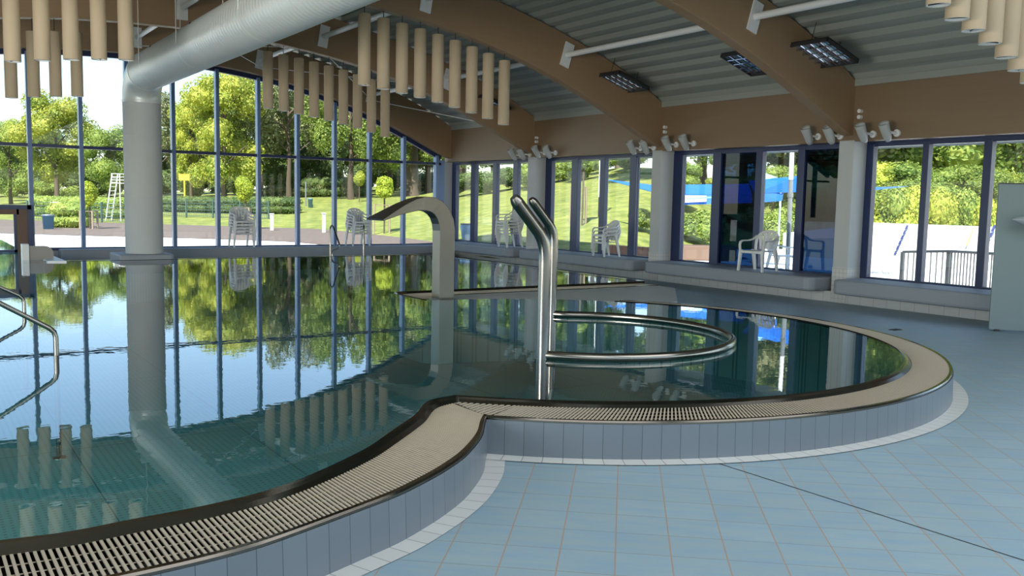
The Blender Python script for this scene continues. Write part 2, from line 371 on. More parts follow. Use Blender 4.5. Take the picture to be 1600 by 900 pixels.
def poly_fill(name, outer, holes, z, m, parent=None):
    cu = bpy.data.curves.new(name, 'CURVE'); cu.dimensions = '2D'; cu.fill_mode = 'BOTH'
    for ring in [outer]+holes:
        sp = cu.splines.new('POLY'); sp.points.add(len(ring)-1); sp.use_cyclic_u = True
        for p, q in zip(sp.points, ring): p.co = (q[0], q[1], 0, 1)
    tmp = bpy.data.objects.new(name+'_tmp', cu); COL.objects.link(tmp)
    dg = bpy.context.evaluated_depsgraph_get(); me = bpy.data.meshes.new_from_object(tmp.evaluated_get(dg))
    bpy.data.objects.remove(tmp); bpy.data.curves.remove(cu)
    me.name = name; me.transform(Matrix.Translation((0, 0, z))); me.materials.clear()
    bm = bmesh.new(); bm.from_mesh(me)
    for f in bm.faces:
        if f.normal.z < 0: f.normal_flip()
    bm.to_mesh(me); bm.free()
    return link(name, me, m, parent)

# ------------------------------------------------------------------ layout constants
XW, XG, YF = 13.5, 13.92, 23.55            # right wall base plane, right glazing plane, gable glazing plane
ZW, ZG = 0.275, 0.25                        # water level, grating level
PY = [23.80, 18.97, 14.26, 9.54, 4.82]      # near edges of the right-hand pillars
CX = 4.65                                   # crown of the roof arch
_bx = np.array([6.53, 7.55, 8.7, 9.59, 10.34, 12.25, 13.3]); _bz = np.array([4.97, 4.81, 4.60, 4.43, 4.22, 3.42, 2.96])
_cb = np.polyfit((np.r_[_bx, 4.65, 5.5]-CX)**2, np.r_[_bz, 5.0, 5.0], 3)
_tx = np.array([13.6, 12.2, 11.2, 10.35, 9.5, 8.42, 7.77]); _tz = np.array([3.72, 4.42, 4.78, 5.05, 5.28, 5.49, 5.57])
_ct = np.polyfit((np.r_[_tx, 4.65, 5.5]-CX)**2, np.r_[_tz, 5.88, 5.86], 3)
def zb(x): return float(np.polyval(_cb, (x-CX)**2))
def zt(x): return float(np.polyval(_ct, (x-CX)**2))
XL = 2*CX-13.5                              # left wall, mirror of the right one

# ------------------------------------------------------------------ pool outline (plan)
inner_px = [(0, 841), (100, 831), (200, 810), (307, 791), (400, 770), (462, 750), (525, 722), (575, 697), (610, 672), (650, 645), (659, 630), (672, 622), (700, 618)]
outer_px = [(200, 900), (312, 875), (400, 852), (475, 825), (550, 797), (625, 769), (687, 737), (725, 712), (745, 690), (755, 675), (757, 657), (761, 649)]
bay_in_px = [(700, 618), (750, 617), (800, 620), (900, 624), (1000, 626), (1100, 626), (1200, 619), (1292, 606), (1350, 595), (1395, 581), (1414, 567), (1412, 557), (1400, 542), (1382, 534), (1350, 522), (1300, 511), (1250, 501), (1200, 491), (1125, 482), (1050, 476), (987, 471), (900, 468)]
bay_out_px = [(761, 649), (800, 654), (900, 660), (1000, 661), (1075, 657), (1200, 652), (1300, 644), (1375, 632), (1425, 620), (1475, 600), (1493, 585), (1492, 572), (1482, 564), (1450, 546), (1400, 527), (1350, 512), (1300, 501), (1250, 494), (1200, 490)]
main_in = smooth_curve([(-5, 4.35), (-2.5, 4.12), (-1, 3.99)]+[tuple(onz(x, y, ZW+0.01)[:2]) for x, y in inner_px], 0.04, 2.0)
main_out = smooth_curve([(-5, 3.80), (-2.5, 3.60), (-1, 3.47), (0, 3.41)]+[tuple(onz(x, y, ZG)[:2]) for x, y in outer_px], 0.04, 2.0)
BC = np.array([5.76, 7.48])
def radial(px, z, extra=()):
    P = np.array([onz(x, y, z)[:2] for x, y in px])-BC
    a = np.unwrap(np.arctan2(P[:, 1], P[:, 0])); r_ = np.hypot(*P.T)
    return a, r_
ai, ri = radial(bay_in_px, ZW+0.01); ao, ro = radial(bay_out_px, ZG)
def smooth_r(a, r_, q):
    k = np.polyfit(a, r_, 5); return np.polyval(k, q)
A0i, A1i = ai[0], math.radians(86); A0o = ao[0]; A1o = math.radians(40)
qi = np.linspace(A0i, A1i, 260); rin = smooth_r(np.r_[ai, A1i], np.r_[ri, 3.27], qi)
bay_in = BC+np.c_[rin*np.cos(qi), rin*np.sin(qi)]
bay_in[0] = main_in[-1]
qo = np.linspace(A0o, A1o, 240); rout = smooth_r(np.r_[ao, A1o, math.radians(75)], np.r_[ro, 3.78, 3.78], qo)
bay_out = BC+np.c_[rout*np.cos(qo), rout*np.sin(qo)]
bay_out[0] = main_out[-1]
TIP = (5.90, 11.95); PB = (10.83, 11.90)
PY_FAR = 19.85
CH_X = 2.25                                 # right bank of the swim-out channel
tail = [(6.0, 10.78), (5.90, 10.95), (5.90, 11.95), (10.83, 11.90), (10.83, PY_FAR-0.3), (10.6, PY_FAR), (CH_X, PY_FAR+0.1), (CH_X, YF+6), (-5, YF+6)]
water_poly = [tuple(p) for p in main_in]+[tuple(p) for p in bay_in[1:]]+tail

# basin: floor and walls below the water, channel outdoors included
basin = poly_fill('pool_basin', water_poly, [], -0.62, MAT['basin']); struct(basin, 'teal pool basin floor with rows of raised dots')
Wl = np.array(water_poly+[water_poly[0]])
bw = strip_mesh('basin_wall', np.c_[Wl, np.full(len(Wl), -0.62)], np.c_[Wl, np.full(len(Wl), ZW-0.02)], MAT['basin'], basin)
water = poly_fill('pool_water', water_poly, [], ZW, MAT['water']); struct(water, 'still clear pool water mirroring the windows')

# steel rims, gratings and tiled rim walls
def grating(inner, outer, name, label, mitre=None, v0=0.17, v1=0.93, pitch=0.0265, zi=ZW+0.008, zo=ZG, close=False):
    n = len(inner)
    I = np.c_[inner, np.full(n, zi)]; O = np.c_[outer, np.full(n, zo)]
    root = empty(name, tuple(np.r_[(I[n//2]+O[n//2])[:2]/2, 0.0]), 0, label, 'drain grating')
    inv = Vector(root.location)
    def P(i, v, dz=0.0):
        p = I[i]*(1-v)+O[i]*v
        if v < v0: z = zi+(ZG-0.004-zi)*(v/v0)**2
        else: z = ZG
        return (p[0]-inv.x, p[1]-inv.y, z+dz)
    # steel rim: lip towards the water, slope to the grating
    mb = MB(); rows = [[(P(i, 0)[0], P(i, 0)[1], ZW-0.10) for i in range(n)], [P(i, 0, -0.008) for i in range(n)], [P(i, 0.02, 0.001) for i in range(n)], [P(i, 0.06) for i in range(n)], [P(i, 0.11) for i in range(n)], [P(i, v0-0.001) for i in range(n)], [P(i, v0, -0.15) for i in range(n)]]
    for a, b in zip(rows[:-1], rows[1:]):
        k = len(mb.v); mb.v += a+b
        for i in range(n-1): mb.f.append((k+i, k+i+1, k+n+i+1, k+n+i)); mb.sm.append(True)
    mb.build('steel_rim', MAT['steel'], root)
    # outer steel edge
    mb = MB(); rows = [[P(i, v1, -0.15) for i in range(n)], [P(i, v1, 0.004) for i in range(n)], [P(i, 0.985, 0.004) for i in range(n)], [P(i, 1.0, -0.006) for i in range(n)], [P(i, 1.005, -0.025) for i in range(n)]]
    for a, b in zip(rows[:-1], rows[1:]):
        k = len(mb.v); mb.v += a+b
        for i in range(n-1): mb.f.append((k+i, k+i+1, k+n+i+1, k+n+i)); mb.sm.append(True)
    mb.build('outer_edge', MAT['steel'], root)
    # gutter below
    mb = MB(); k = 0; mb.v = [P(i, v0, -0.14) for i in range(n)]+[P(i, v1, -0.14) for i in range(n)]
    mb.f = [(i, i+1, n+i+1, n+i) for i in range(n-1)]; mb.sm = [False]*(n-1)
    mb.build('gutter', MAT['channel'], root)
    # slats across, with three rods along
    mid = (I+O)/2; s = np.r_[0, np.cumsum(np.linalg.norm(np.diff(mid, axis=0), axis=1))]; cnt = int(s[-1]/pitch)
    mb = MB(); idx = np.arange(n)
    for j in range(cnt):
        t0 = np.interp((j+0.0)*pitch, s, idx); t1 = np.interp((j+0.46)*pitch, s, idx)
        def Q(t, v, z):
            i = min(int(t), n-2); fr = t-i; p = (I[i]*(1-v)+O[i]*v)*(1-fr)+(I[i+1]*(1-v)+O[i+1]*v)*fr
            return (p[0]-inv.x, p[1]-inv.y, z)
        zt_, zb_ = ZG, ZG-0.007
        a, b = v0+0.004, v1-0.004
        if mitre is not None and int(t1) < mitre[0]:
            # slats next to the mitre run parallel and stop at the mitre line
            Oc, Am, dr = mitre[1], mitre[2], mitre[3]; qs_ = []
            for tt in (t0, t1):
                p_ = np.array(Q(tt, a, 0)[:2])+np.array([inv.x, inv.y]); mm = np.array([[dr[0], -(Am-Oc)[0]], [dr[1], -(Am-Oc)[1]]])
                sol_ = np.linalg.solve(mm, Oc-p_); qs_.append((p_-np.array([inv.x, inv.y]), p_+dr*max(sol_[0]-0.012, 0.001)-np.array([inv.x, inv.y])))
            (s0, e0_), (s1, e1_) = qs_
            mb.add([(*s0, zb_), (*s1, zb_), (*e1_, zb_), (*e0_, zb_), (*s0, zt_), (*s1, zt_), (*e1_, zt_), (*e0_, zt_)], [(4, 5, 6, 7), (0, 1, 5, 4), (1, 2, 6, 5), (3, 0, 4, 7)])
            continue
        mb.add([Q(t0, a, zb_), Q(t1, a, zb_), Q(t1, b, zb_), Q(t0, b, zb_), Q(t0, a, zt_), Q(t1, a, zt_), Q(t1, b, zt_), Q(t0, b, zt_)],
               [(4, 5, 6, 7), (0, 1, 5, 4), (1, 2, 6, 5), (3, 0, 4, 7)])
    for v in (0.36, 0.55, 0.74):
        for i in range(0, n-1):
            mb.add([P(i, v-0.012, -0.009), P(i+1, v-0.012, -0.009), P(i+1, v+0.012, -0.009), P(i, v+0.012, -0.009)], [(0, 1, 2, 3)])
    mb.build('slats', MAT['grate'], root)
    return root
NM = 240
mi = resample(main_in, NM); mo = resample(main_out, NM)
grating(mi, mo, 'overflow_grating', 'beige slatted overflow grating with steel rims along the near edge of the main pool')
NB = 420
qb = np.linspace(0, 1, NB)
def arcr(P, n): return resample(P, n)
bo_full_q = np.linspace(A0o, A1o, 400); bi_full_q = np.linspace(A0i, A1o, 400)
bi2 = BC+(smooth_r(np.r_[ai, A1i], np.r_[ri, 3.27], bi_full_q)[:, None])*np.c_[np.cos(bi_full_q), np.sin(bi_full_q)]; bi2[0] = main_in[-1]
bo2 = BC+(smooth_r(np.r_[ao, A1o, math.radians(75)], np.r_[ro, 3.78, 3.78], bo_full_q)[:, None])*np.c_[np.cos(bo_full_q), np.sin(bo_full_q)]; bo2[0] = 2*bo2[1]-bo2[2]
_q = bi_full_q-0.045*np.clip((A1o-bi_full_q)/0.3, 0, 1)
bo_slat_q = np.maximum(_q, A0o+0.0015*(bi_full_q-A0i))
bo3 = BC+(smooth_r(np.r_[ao, A1o, math.radians(75)], np.r_[ro, 3.78, 3.78], bo_slat_q)[:, None])*np.c_[np.cos(bo_slat_q), np.sin(bo_slat_q)]
_cl = int(np.argmax(_q > A0o+0.0015*(bi_full_q-A0i)))
_Oc = bo3[0]; _dr = (_Oc-bi2[_cl])/np.linalg.norm(_Oc-bi2[_cl])
grating(bi2, bo3, 'overflow_grating', 'beige slatted overflow grating ringing the round whirlpool bay', mitre=(_cl, _Oc, bi2[0], _dr))

outer_all = np.r_[mo, bo2[1:]]
def offset(P, d):
    T = np.gradient(P, axis=0); T /= np.linalg.norm(T, axis=1)[:, None]; return P+np.c_[T[:, 1], -T[:, 0]]*d
def wall_strip(P, nm, lab, bname, blab):
    n = len(P); zt0 = 0.004 if nm == 'wall_pool_rim' else 0.006; base = offset(P, 0.012)
    o = strip_mesh(nm, np.c_[base, np.zeros(n)], np.c_[offset(P, 0.004), np.full(n, ZG-0.018)], MAT['rim_tile']); struct(o, lab)
    b = strip_mesh(bname, np.c_[base, np.full(n, zt0)], np.c_[offset(P, 0.135), np.full(n, zt0)], MAT['border_tile']); struct(b, blab)
wall_strip(mo, 'wall_pool_rim', 'grey blue tiled rim wall of the main pool', 'trim_1', 'pale tile border on the floor along the main pool rim')
wall_strip(bo2, 'wall_bay_rim', 'grey blue tiled rim wall of the round bay', 'trim_2', 'pale tile border on the floor around the round bay')

# platform between the main pool and the bay
PLQ = [i for i in range(len(bi_full_q)) if bi_full_q[i] > math.radians(33)]
arc_q = np.linspace(math.radians(86), math.radians(33), 40)
arc = BC+(smooth_r(np.r_[ai, A1i], np.r_[ri, 3.27], arc_q)[:, None]+0.05)*np.c_[np.cos(arc_q), np.sin(arc_q)]
pe = [(9.30, 9.42), (9.47, 9.56), (10.87, 11.04), (10.86, 11.82)]
plat_poly = [(5.95, 11.86)]+[(5.95, 10.95)]+[tuple(p) for p in arc]+pe
plat_poly = plat_poly[::-1]
mb = MB(); mb.prism(plat_poly[::-1], -0.62, ZG-0.012); pl = mb.build('pool_platform', MAT['platform']); struct(pl, 'grey tiled platform between the main pool and the round bay')
arc2 = [(p[0]-0.0, p[1]) for p in arc]; mbp = MB(); mbp.sweep([(p[0], p[1], ZG-0.005) for p in arc2], [(-0.035, -0.05), (0.035, -0.05), (0.035, 0.02), (-0.035, 0.02)]); struct(mbp.build('trim_7', MAT['border_tile']), 'pale edge of the platform along the bay')
pi_ = np.array([(5.90, 10.80), (5.90, 11.2), (5.90, 11.70), (5.95, 11.90), (6.1, 11.95), (7.0, 11.94), (9, 11.92), (10.83, 11.90)])
po_ = np.array([(6.32, 10.92), (6.36, 11.1), (6.38, 11.30), (6.42, 11.42), (6.55, 11.46), (7.0, 11.47), (9, 11.45), (10.85, 11.43)])
grating(resample(pi_, 160), resample(po_, 160), 'overflow_grating', 'beige slatted overflow grating along the back of the grey platform behind the bay', v0=0.13)
# rims of the far and right pool edges
def rim_box(path, nm, lab):
    mb = MB(); mb.sweep(path, [(-0.09, -0.3), (0.09, -0.3), (0.09, 0.0), (-0.09, 0.0)]); o = mb.build(nm, MAT['steel'], None, 0.01); return struct(o, lab)
rim_box([(10.92, 11.95, ZW+0.006), (10.92, PY_FAR-0.25, ZW+0.006)], 'trim_3', 'steel rim of the main pool along the window aisle')
rim_box([(10.7, PY_FAR+0.08, ZW+0.006), (CH_X, PY_FAR+0.18, ZW+0.006)], 'trim_4', 'steel rim of the main pool along the gable aisle')

# ------------------------------------------------------------------ floor
hole = [tuple(p) for p in offset(mo, -0.05)[:-3]]+[tuple(p) for p in offset(bo2, -0.05)[3:]]
lastp = hole[-1]
hole = [p for p in hole if p[0] > -5.2]
hole += [(9.30, 9.42), (9.47, 9.56), (10.87, 11.04), (10.95, 11.85), (10.99, PY_FAR-0.2), (10.7, PY_FAR+0.15), (CH_X+0.02, PY_FAR+0.25), (CH_X+0.02, YF+5.9), (-4.99, YF+5.9)]
fl_outer = [(-6.5, -5.5), (XG+0.2, -5.5), (XG+0.2, YF+0.15), (CH_X+0.1, YF+0.15), (CH_X+0.1, YF+6.0), (-6.5, YF+6.0)]
floor = poly_fill('floor', fl_outer, [hole], 0.0, MAT['floor']); struct(floor, 'pale blue floor tiles laid diagonally with tan joints')
# expansion joint
pa, pb_ = onz(1112, 721, 0.0), onz(1600, 876, 0.0)
mb = MB(); d = Vector(pb_-pa).normalized(); nrm = Vector((-d.y, d.x, 0))*0.004
p0, p1 = Vector(pa), Vector(pb_)+d*0.6
mb.add([p0-nrm+Vector((0, 0, .002)), p1-nrm+Vector((0, 0, .002)), p1+nrm+Vector((0, 0, .002)), p0+nrm+Vector((0, 0, .002))], [(0, 1, 2, 3)])
struct(mb.build('trim_5', MAT['channel']), 'dark expansion joint crossing the floor tiles')
for (x, y) in ((1399, 515), (1520, 573)):
    c = onz(x, y, 0.003); mb = MB(); mb.box(c[0]-0.09, c[0]+0.09, c[1]-0.05, c[1]+0.05, 0.0, 0.006)
    if x == 1399:
        g = mb.build('floor_drain', MAT['channel']); tag(g, 'small dark floor drain set in the blue tiles behind the bay', 'drain')

# ------------------------------------------------------------------ roof deck, beams, fascia, walls
def roof():
    pts = []; x = XL-1.2; ph = 0
    xs = np.arange(XL-1.2, 15.3, 0.03)
    def base(x): return zt(max(min(x, 13.6), 2*CX-13.6)) - 0.62*max(0, x-13.6) - 0.62*max(0, (2*CX-13.6)-x) + 0.07
    # arc-length stepped trapezoid profile
    prof = []; cur = XL-1.2; pitch = 0.31
    k = 0
    while cur < 15.2:
        for fx, dz in ((0, 0), (0.34, 0), (0.5, 0.065), (0.84, 0.065)):
            xx = cur+fx*pitch; prof.append((xx, base(xx)+dz))
        cur += pitch
    Y0, Y1 = -5.6, YF+1.0
    n = len(prof); mb = MB()
    mb.v = [(x, Y0, z) for x, z in prof]+[(x, Y1, z) for x, z in prof]+[(x, Y0, base(x)+0.22) for x, z in prof]+[(x, Y1, base(x)+0.22) for x, z in prof]
    mb.f = [(i, n+i, n+i+1, i+1) for i in range(n-1)]+[(2*n+i, 2*n+i+1, 3*n+i+1, 3*n+i) for i in range(n-1)]
    mb.f += [(i, i+1, 2*n+i+1, 2*n+i) for i in range(n-1)]+[(n+i+1, n+i, 3*n+i, 3*n+i+1) for i in range(n-1)]
    mb.sm = [False]*len(mb.f)
    o = mb.build('ceiling', MAT['deck']); struct(o, 'pale grey corrugated metal roof deck')
    return base
deck_z = roof()
def beam(y0, y1, label, x0=XL, x1=13.86):
    xs = np.linspace(x0+0.02, x1-0.02, 64); mb = MB(); n = len(xs)
    ztop = [min(zt(x)+0.05, deck_z(x)-0.01) if 2*CX-13.6 < x < 13.6 else deck_z(x)-0.03 for x in xs]
    zbo = [max(zb(min(max(x, 2*CX-13.45), 13.45)), 2.82) for x in xs]
    for y in (y0, y1): mb.v += [(x, y, z) for x, z in zip(xs, zbo)]+[(x, y, z) for x, z in zip(xs, ztop)]
    a, b, c, d = 0, n, 2*n, 3*n
    for i in range(n-1):
        mb.f += [(a+i, a+i+1, b+i+1, b+i), (c+i+1, c+i, d+i, d+i+1), (a+i+1, a+i, c+i, c+i+1), (b+i, b+i+1, d+i+1, d+i)]
    mb.f += [(a, b, d, c), (a+n-1, c+n-1, d+n-1, b+n-1)]; mb.sm = [False]*len(mb.f)
    return struct(mb.build('beam', MAT['wood'], None, 0.012), label)
BEAMN = ['arched glulam beam against the gable glazing', 'second arched glulam beam from the gable wall', 'third arched glulam beam from the gable wall', 'fourth arched glulam beam from the gable wall', 'arched glulam beam nearest the camera']
BY = []
for i, y in enumerate(PY):
    y0 = y+0.04; BY.append((y0, y0+0.22))
    if i == 0: y0 = YF-0.28; BY[0] = (y0, y0+0.22)
    b = beam(BY[i][0], BY[i][1], BEAMN[i])
    if 0 < i < 4:
        for dz in (0.0, 0.10):
            mb = MB(); mb.tube([(XW-0.06, y-0.10, 3.30-dz), (XW+0.01, y-0.10, 3.30-dz)], 0.035, 12); o = mb.build('bolt_cap', MAT['white_metal'], b)
# fascia beam above the right-hand windows
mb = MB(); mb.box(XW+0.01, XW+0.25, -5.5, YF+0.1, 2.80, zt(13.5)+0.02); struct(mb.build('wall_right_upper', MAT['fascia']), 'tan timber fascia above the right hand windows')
mb = MB(); mb.box(XW-0.015, XW+0.3, -5.5, YF+0.1, zt(13.5)-0.05, zt(13.5)+0.06); struct(mb.build('trim_6', MAT['deck']), 'grey edge trim between fascia and roof deck')
# gable spandrel above the far arch, behind the beam
# low walls
mb = MB(); mb.box(XW, XG+0.2, -5.5, YF+0.2, 0.0, 0.195); mb.box(XG-0.06, XG+0.2, -5.5, YF+0.2, 0.195, 0.37); struct(mb.build('wall_right', MAT['white_tile_wall']), 'low white tiled wall under the right hand windows')
mb = MB(); mb.box(CH_X, XG+0.2, YF-0.05, YF+0.25, 0.0, 0.30); struct(mb.build('wall_far', MAT['bench']), 'low wall under the gable glazing')
# pillars with small white tiles at the foot
def pillar(y, label, x0=XW, x1=XG+0.10, ztop=2.82):
    mb = MB(); y1 = y+0.30
    mb.box(x0, x1, y, y1, 0.0, ztop); o = mb.build('pillar', MAT['pillar'], None, 0.012); struct(o, label)
    # tiled foot
    me = bpy.data.meshes.new('pillar_tiles'); e = 0.006; zt_ = 0.62
    vs = [(x0-e, y1, 0), (x0-e, y-e, 0), (x1, y-e, 0), (x0-e, y1, zt_), (x0-e, y-e, zt_), (x1, y-e, zt_)]
    me.from_pydata(vs, [], [(0, 1, 4, 3), (1, 2, 5, 4)])
    uv = me.uv_layers.new(name='UVMap'); U = {0: 0, 3: 0, 1: .3, 4: .3, 2: .3+(x1-x0), 5: .3+(x1-x0)}
    for lp in me.loops: uv.data[lp.index].uv = (U[lp.vertex_index], vs[lp.vertex_index][2])
    link('foot_tiles', me, MAT['pillar_tile'], o)
    return o
PLAB = ['pale pillar in the corner by the gable', 'second pale pillar from the gable corner', 'third pale pillar from the gable corner', 'fourth pale pillar from the gable corner', 'pale pillar behind the grey green panel']
for y, l in zip(PY, PLAB): pillar(y, l)

# ------------------------------------------------------------------ right-hand windows (one per bay)
def window_right(n, ylo, yhi, posts, label, dark=()):
    # posts: list of (y0, y1) frame bars; panes between them
    root = empty('window_%d' % n, (XG, (ylo+yhi)/2, 0)); struct(root, label); oy = (ylo+yhi)/2
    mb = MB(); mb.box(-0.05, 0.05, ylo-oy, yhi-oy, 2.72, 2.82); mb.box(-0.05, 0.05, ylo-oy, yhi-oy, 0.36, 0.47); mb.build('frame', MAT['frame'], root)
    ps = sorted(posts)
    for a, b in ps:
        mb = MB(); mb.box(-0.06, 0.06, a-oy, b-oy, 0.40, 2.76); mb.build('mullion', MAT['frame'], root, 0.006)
    edges = [ylo]+[v for p in ps for v in p]+[yhi]
    gaps = [(edges[i], edges[i+1]) for i in range(0, len(edges), 2) if edges[i+1]-edges[i] > 0.05]
    for k, (a, b) in enumerate(gaps):
        mb = MB(); mb.box(-0.012, 0.012, a-oy, b-oy, 0.47, 2.72)
        if k in dark:
            o = mb.build('tinted_pane', MAT['tinted'], root); o['label'] = 'dark blue tinted pane'
            mb = MB(); mb.box(0.02, 0.035, a-oy, b-oy, 2.50, 2.53); mb.box(0.02, 0.035, a-oy, b-oy, 2.60, 2.62); mb.build('glazing_bar', MAT['frame'], root)
        else: mb.build('pane', MAT['glass'], root)
    return root
window_right(1, 19.27, 23.80, [(23.56, 23.80), (22.45, 22.70), (21.31, 21.51), (20.26, 20.48)], 'blue framed window between the corner pillar and the second pillar')
window_right(2, 14.56, 18.97, [(18.70, 18.97), (17.61, 17.87), (16.57, 16.76), (15.46, 15.68)], 'blue framed window between the second and third pillars')
window_right(3, 9.84, 14.26, [(13.99, 14.26), (12.89, 13.12), (11.82, 11.98), (10.83, 10.99)], 'blue framed window with dark tinted panes behind the single chair', dark=(0, 2))
window_right(4, 5.12, 9.54, [(9.40, 9.54), (8.39, 8.50), (7.36, 7.49), (6.2, 6.33)], 'blue framed window looking onto the white ramp')
window_right(5, -5.4, 4.82, [(4.6, 4.82), (3.5, 3.62), (2.3, 2.42), (1.1, 1.22), (-0.2, -0.08), (-1.5, -1.38), (-2.8, -2.68), (-4.1, -3.98)], 'blue framed window behind the grey green panel')

# ------------------------------------------------------------------ gable glazing
MX = [2.42, 3.50, 4.53, 5.61, 6.70, 7.77, 8.84, 9.91, 10.97, 12.05, 13.14]
def gable():
    root = empty('window_6', (7.8, YF, 0)); struct(root, 'tall gable glazing with blue mullions under the arched beam'); ox = 7.8
    fm = MAT['frame_lit']
    allx = [-2.98, -1.90, -0.82, 0.26, 1.34]+MX
    ztr = 2.70
    def archz(x): return zb(min(max(x, 2*CX-13.4), 13.4))
    # arch head bar + sill + transom
    mb = MB(); xs = np.linspace(-3.9, 13.3, 60)
    mb.sweep([(x-ox, 0.0, archz(x)-0.01) for x in xs], [(-0.06, -0.10), (0.06, -0.10), (0.06, 0.05), (-0.06, 0.05)]); mb.build('arch_head', MAT['frame'], root)
    mb = MB(); mb.box(-11.7, 13.3-ox, -0.06, 0.06, ztr, ztr+0.075); mb.build('transom', MAT['frame'], root)
    mb = MB(); mb.box(CH_X-ox, 13.3-ox, -0.06, 0.06, 0.29, 0.36); mb.build('sill', MAT['frame'], root)
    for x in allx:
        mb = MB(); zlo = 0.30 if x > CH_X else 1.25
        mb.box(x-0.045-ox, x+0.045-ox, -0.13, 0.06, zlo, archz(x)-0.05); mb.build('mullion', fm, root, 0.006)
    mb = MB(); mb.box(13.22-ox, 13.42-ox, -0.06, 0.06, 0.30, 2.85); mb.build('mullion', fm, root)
    ed = [-3.9]+allx+[13.25]
    for a, b in zip(ed[:-1], ed[1:]):
        a2, b2 = a+0.05, b-0.05; zlo = 0.36 if a > CH_X else 1.36
        mb = MB(); mb.box(a2-ox, b2-ox, -0.01, 0.01, zlo, ztr); mb.build('pane', MAT['glass'], root)
        mb = MB(); xs = np.linspace(a2, b2, 5); n = 5
        if min(archz(a2), archz(b2)) > ztr+0.2:
            lo = [(x-ox, yy, ztr+0.075) for yy in (-0.01, 0.01) for x in xs]; hi = [(x-ox, yy, archz(x)-0.1) for yy in (-0.01, 0.01) for x in xs]
            mb.v = lo+hi
            for q in range(n-1): mb.f += [(q, q+1, 2*n+q+1, 2*n+q), (n+q+1, n+q, 3*n+q, 3*n+q+1)]
            mb.sm = [False]*len(mb.f); mb.build('pane', MAT['glass'], root)
gable()
# swim-out portal in the gable at the left
pxr = ony(50.5, 350, YF-0.15)[0]
pt = empty('door_1', (pxr-1.22, YF-0.15, ZW)); struct(pt, 'dark framed swim-out portal at the waterline left of the gable')
zp = ony(20, 320, YF-0.15)[2]-ZW
mb = MB(); mb.box(-3.0, 1.20, -0.08, 0.10, zp-0.10, zp); mb.box(1.12, 1.22, -0.08, 0.10, -0.2, zp); mb.build('frame', MAT['frame'], pt)
mb = MB(); mb.box(-3.0, 0.95, -0.06, 0.08, zp-0.22, zp-0.10); mb.box(0.90, 1.12, -0.06, 0.08, 0.0, zp-0.10); mb.build('inner_frame', MAT['brown_board'], pt)
mb = MB(); mb.box(-3.0, 0.90, -0.01, 0.01, 0.03, zp-0.22); mb.build('pane', MAT['glass'], pt)
mb = MB(); mb.box(0.84, 0.90, -0.03, 0.03, 0.0, zp-0.22); mb.box(-3.0, 0.90, -0.03, 0.03, 0.0, 0.05); mb.build('leaf_frame', MAT['frame'], pt)

# left and back walls, with window bands (out of the photo's view)
mb = MB(); mb.box(-6.5, -6.3, -5.5, YF+0.2, 0.0, 0.6); mb.box(-6.5, -6.3, -5.5, YF+0.2, 2.8, 3.3); struct(mb.build('wall_left', MAT['pillar']), 'left wall with a long window band')
mb = MB(); mb.box(-6.5, XG+0.2, -5.5, -5.3, 0.0, 0.6); mb.box(-6.5, XG+0.2, -5.5, -5.3, 2.8, 4.2); struct(mb.build('wall_back', MAT['pillar']), 'back wall with a window band')

# ------------------------------------------------------------------ heated benches
def bench(path_poly, z0, z1, label):
    mb = MB(); mb.prism(path_poly, z0, z1); o = mb.build('bench', MAT['bench'], None, 0.045); return tag(o, label, 'bench')
def rb(y0, y1, x0=12.98, x1=XG-0.065, r=0.14):
    return [(x1, y0), (x1, y1), (x0+r, y1), (x0+r*0.3, y1-r*0.3), (x0, y1-r), (x0, y0+r), (x0+r*0.3, y0+r*0.3), (x0+r, y0)]
ZB0, ZB1 = 0.20, 0.445
bench(rb(19.30, 23.0)[::1], ZB0, ZB1, 'grey cantilevered bench under the window next to the gable corner')
bench(rb(14.62, 18.93), ZB0, ZB1, 'grey cantilevered bench carrying the stack of three chairs')
bench(rb(9.90, 14.20), ZB0, ZB1, 'grey cantilevered bench with the single white chair on it')
bench(rb(6.62, 9.50), ZB0, ZB1, 'grey cantilevered bench running up to the grey green panel')
mb = MB(); mb.box(2.95, 13.3, YF-0.50, YF-0.055, 0.03, 0.335); tag(mb.build('bench', MAT['bench'], None, 0.03), 'long grey bench along the foot of the gable glazing', 'bench')

# ------------------------------------------------------------------ duct
DX, DY, DZ, DR = 4.27, 20.55, 4.20, 0.385
duct = empty('ventilation_duct', (DX, DY, 0.0), 0, 'big white round ventilation duct rising from the gable aisle and turning under the roof', 'duct')
mb = MB(); mb.lathe([(DR, 0.385), (DR, 1.6), (DR*1.004, 1.605), (DR, 1.61), (DR, 2.9), (DR*1.004, 2.905), (DR, 2.91), (DR, 3.62)], 48)
mb.build('riser', MAT['pillar'], duct)
pts = []; RB = 0.58
for k in range(9):
    a = math.pi/2*k/8; pts.append((0, -RB+RB*math.cos(a), DZ-RB+RB*math.sin(a)))
mb = MB(); mb.tube(pts, DR*1.01, 48, cap=False); o = mb.build('elbow', MAT['duct'], duct)
mb = MB(); mb.tube([(0, 0, DZ-RB-0.03), (0, 0, DZ-RB+0.03)], DR*1.03, 48); mb.tube([(0, -RB+0.03, DZ), (0, -RB-0.03, DZ)], DR*1.03, 48); mb.build('clamp_ring', MAT['duct'], duct)
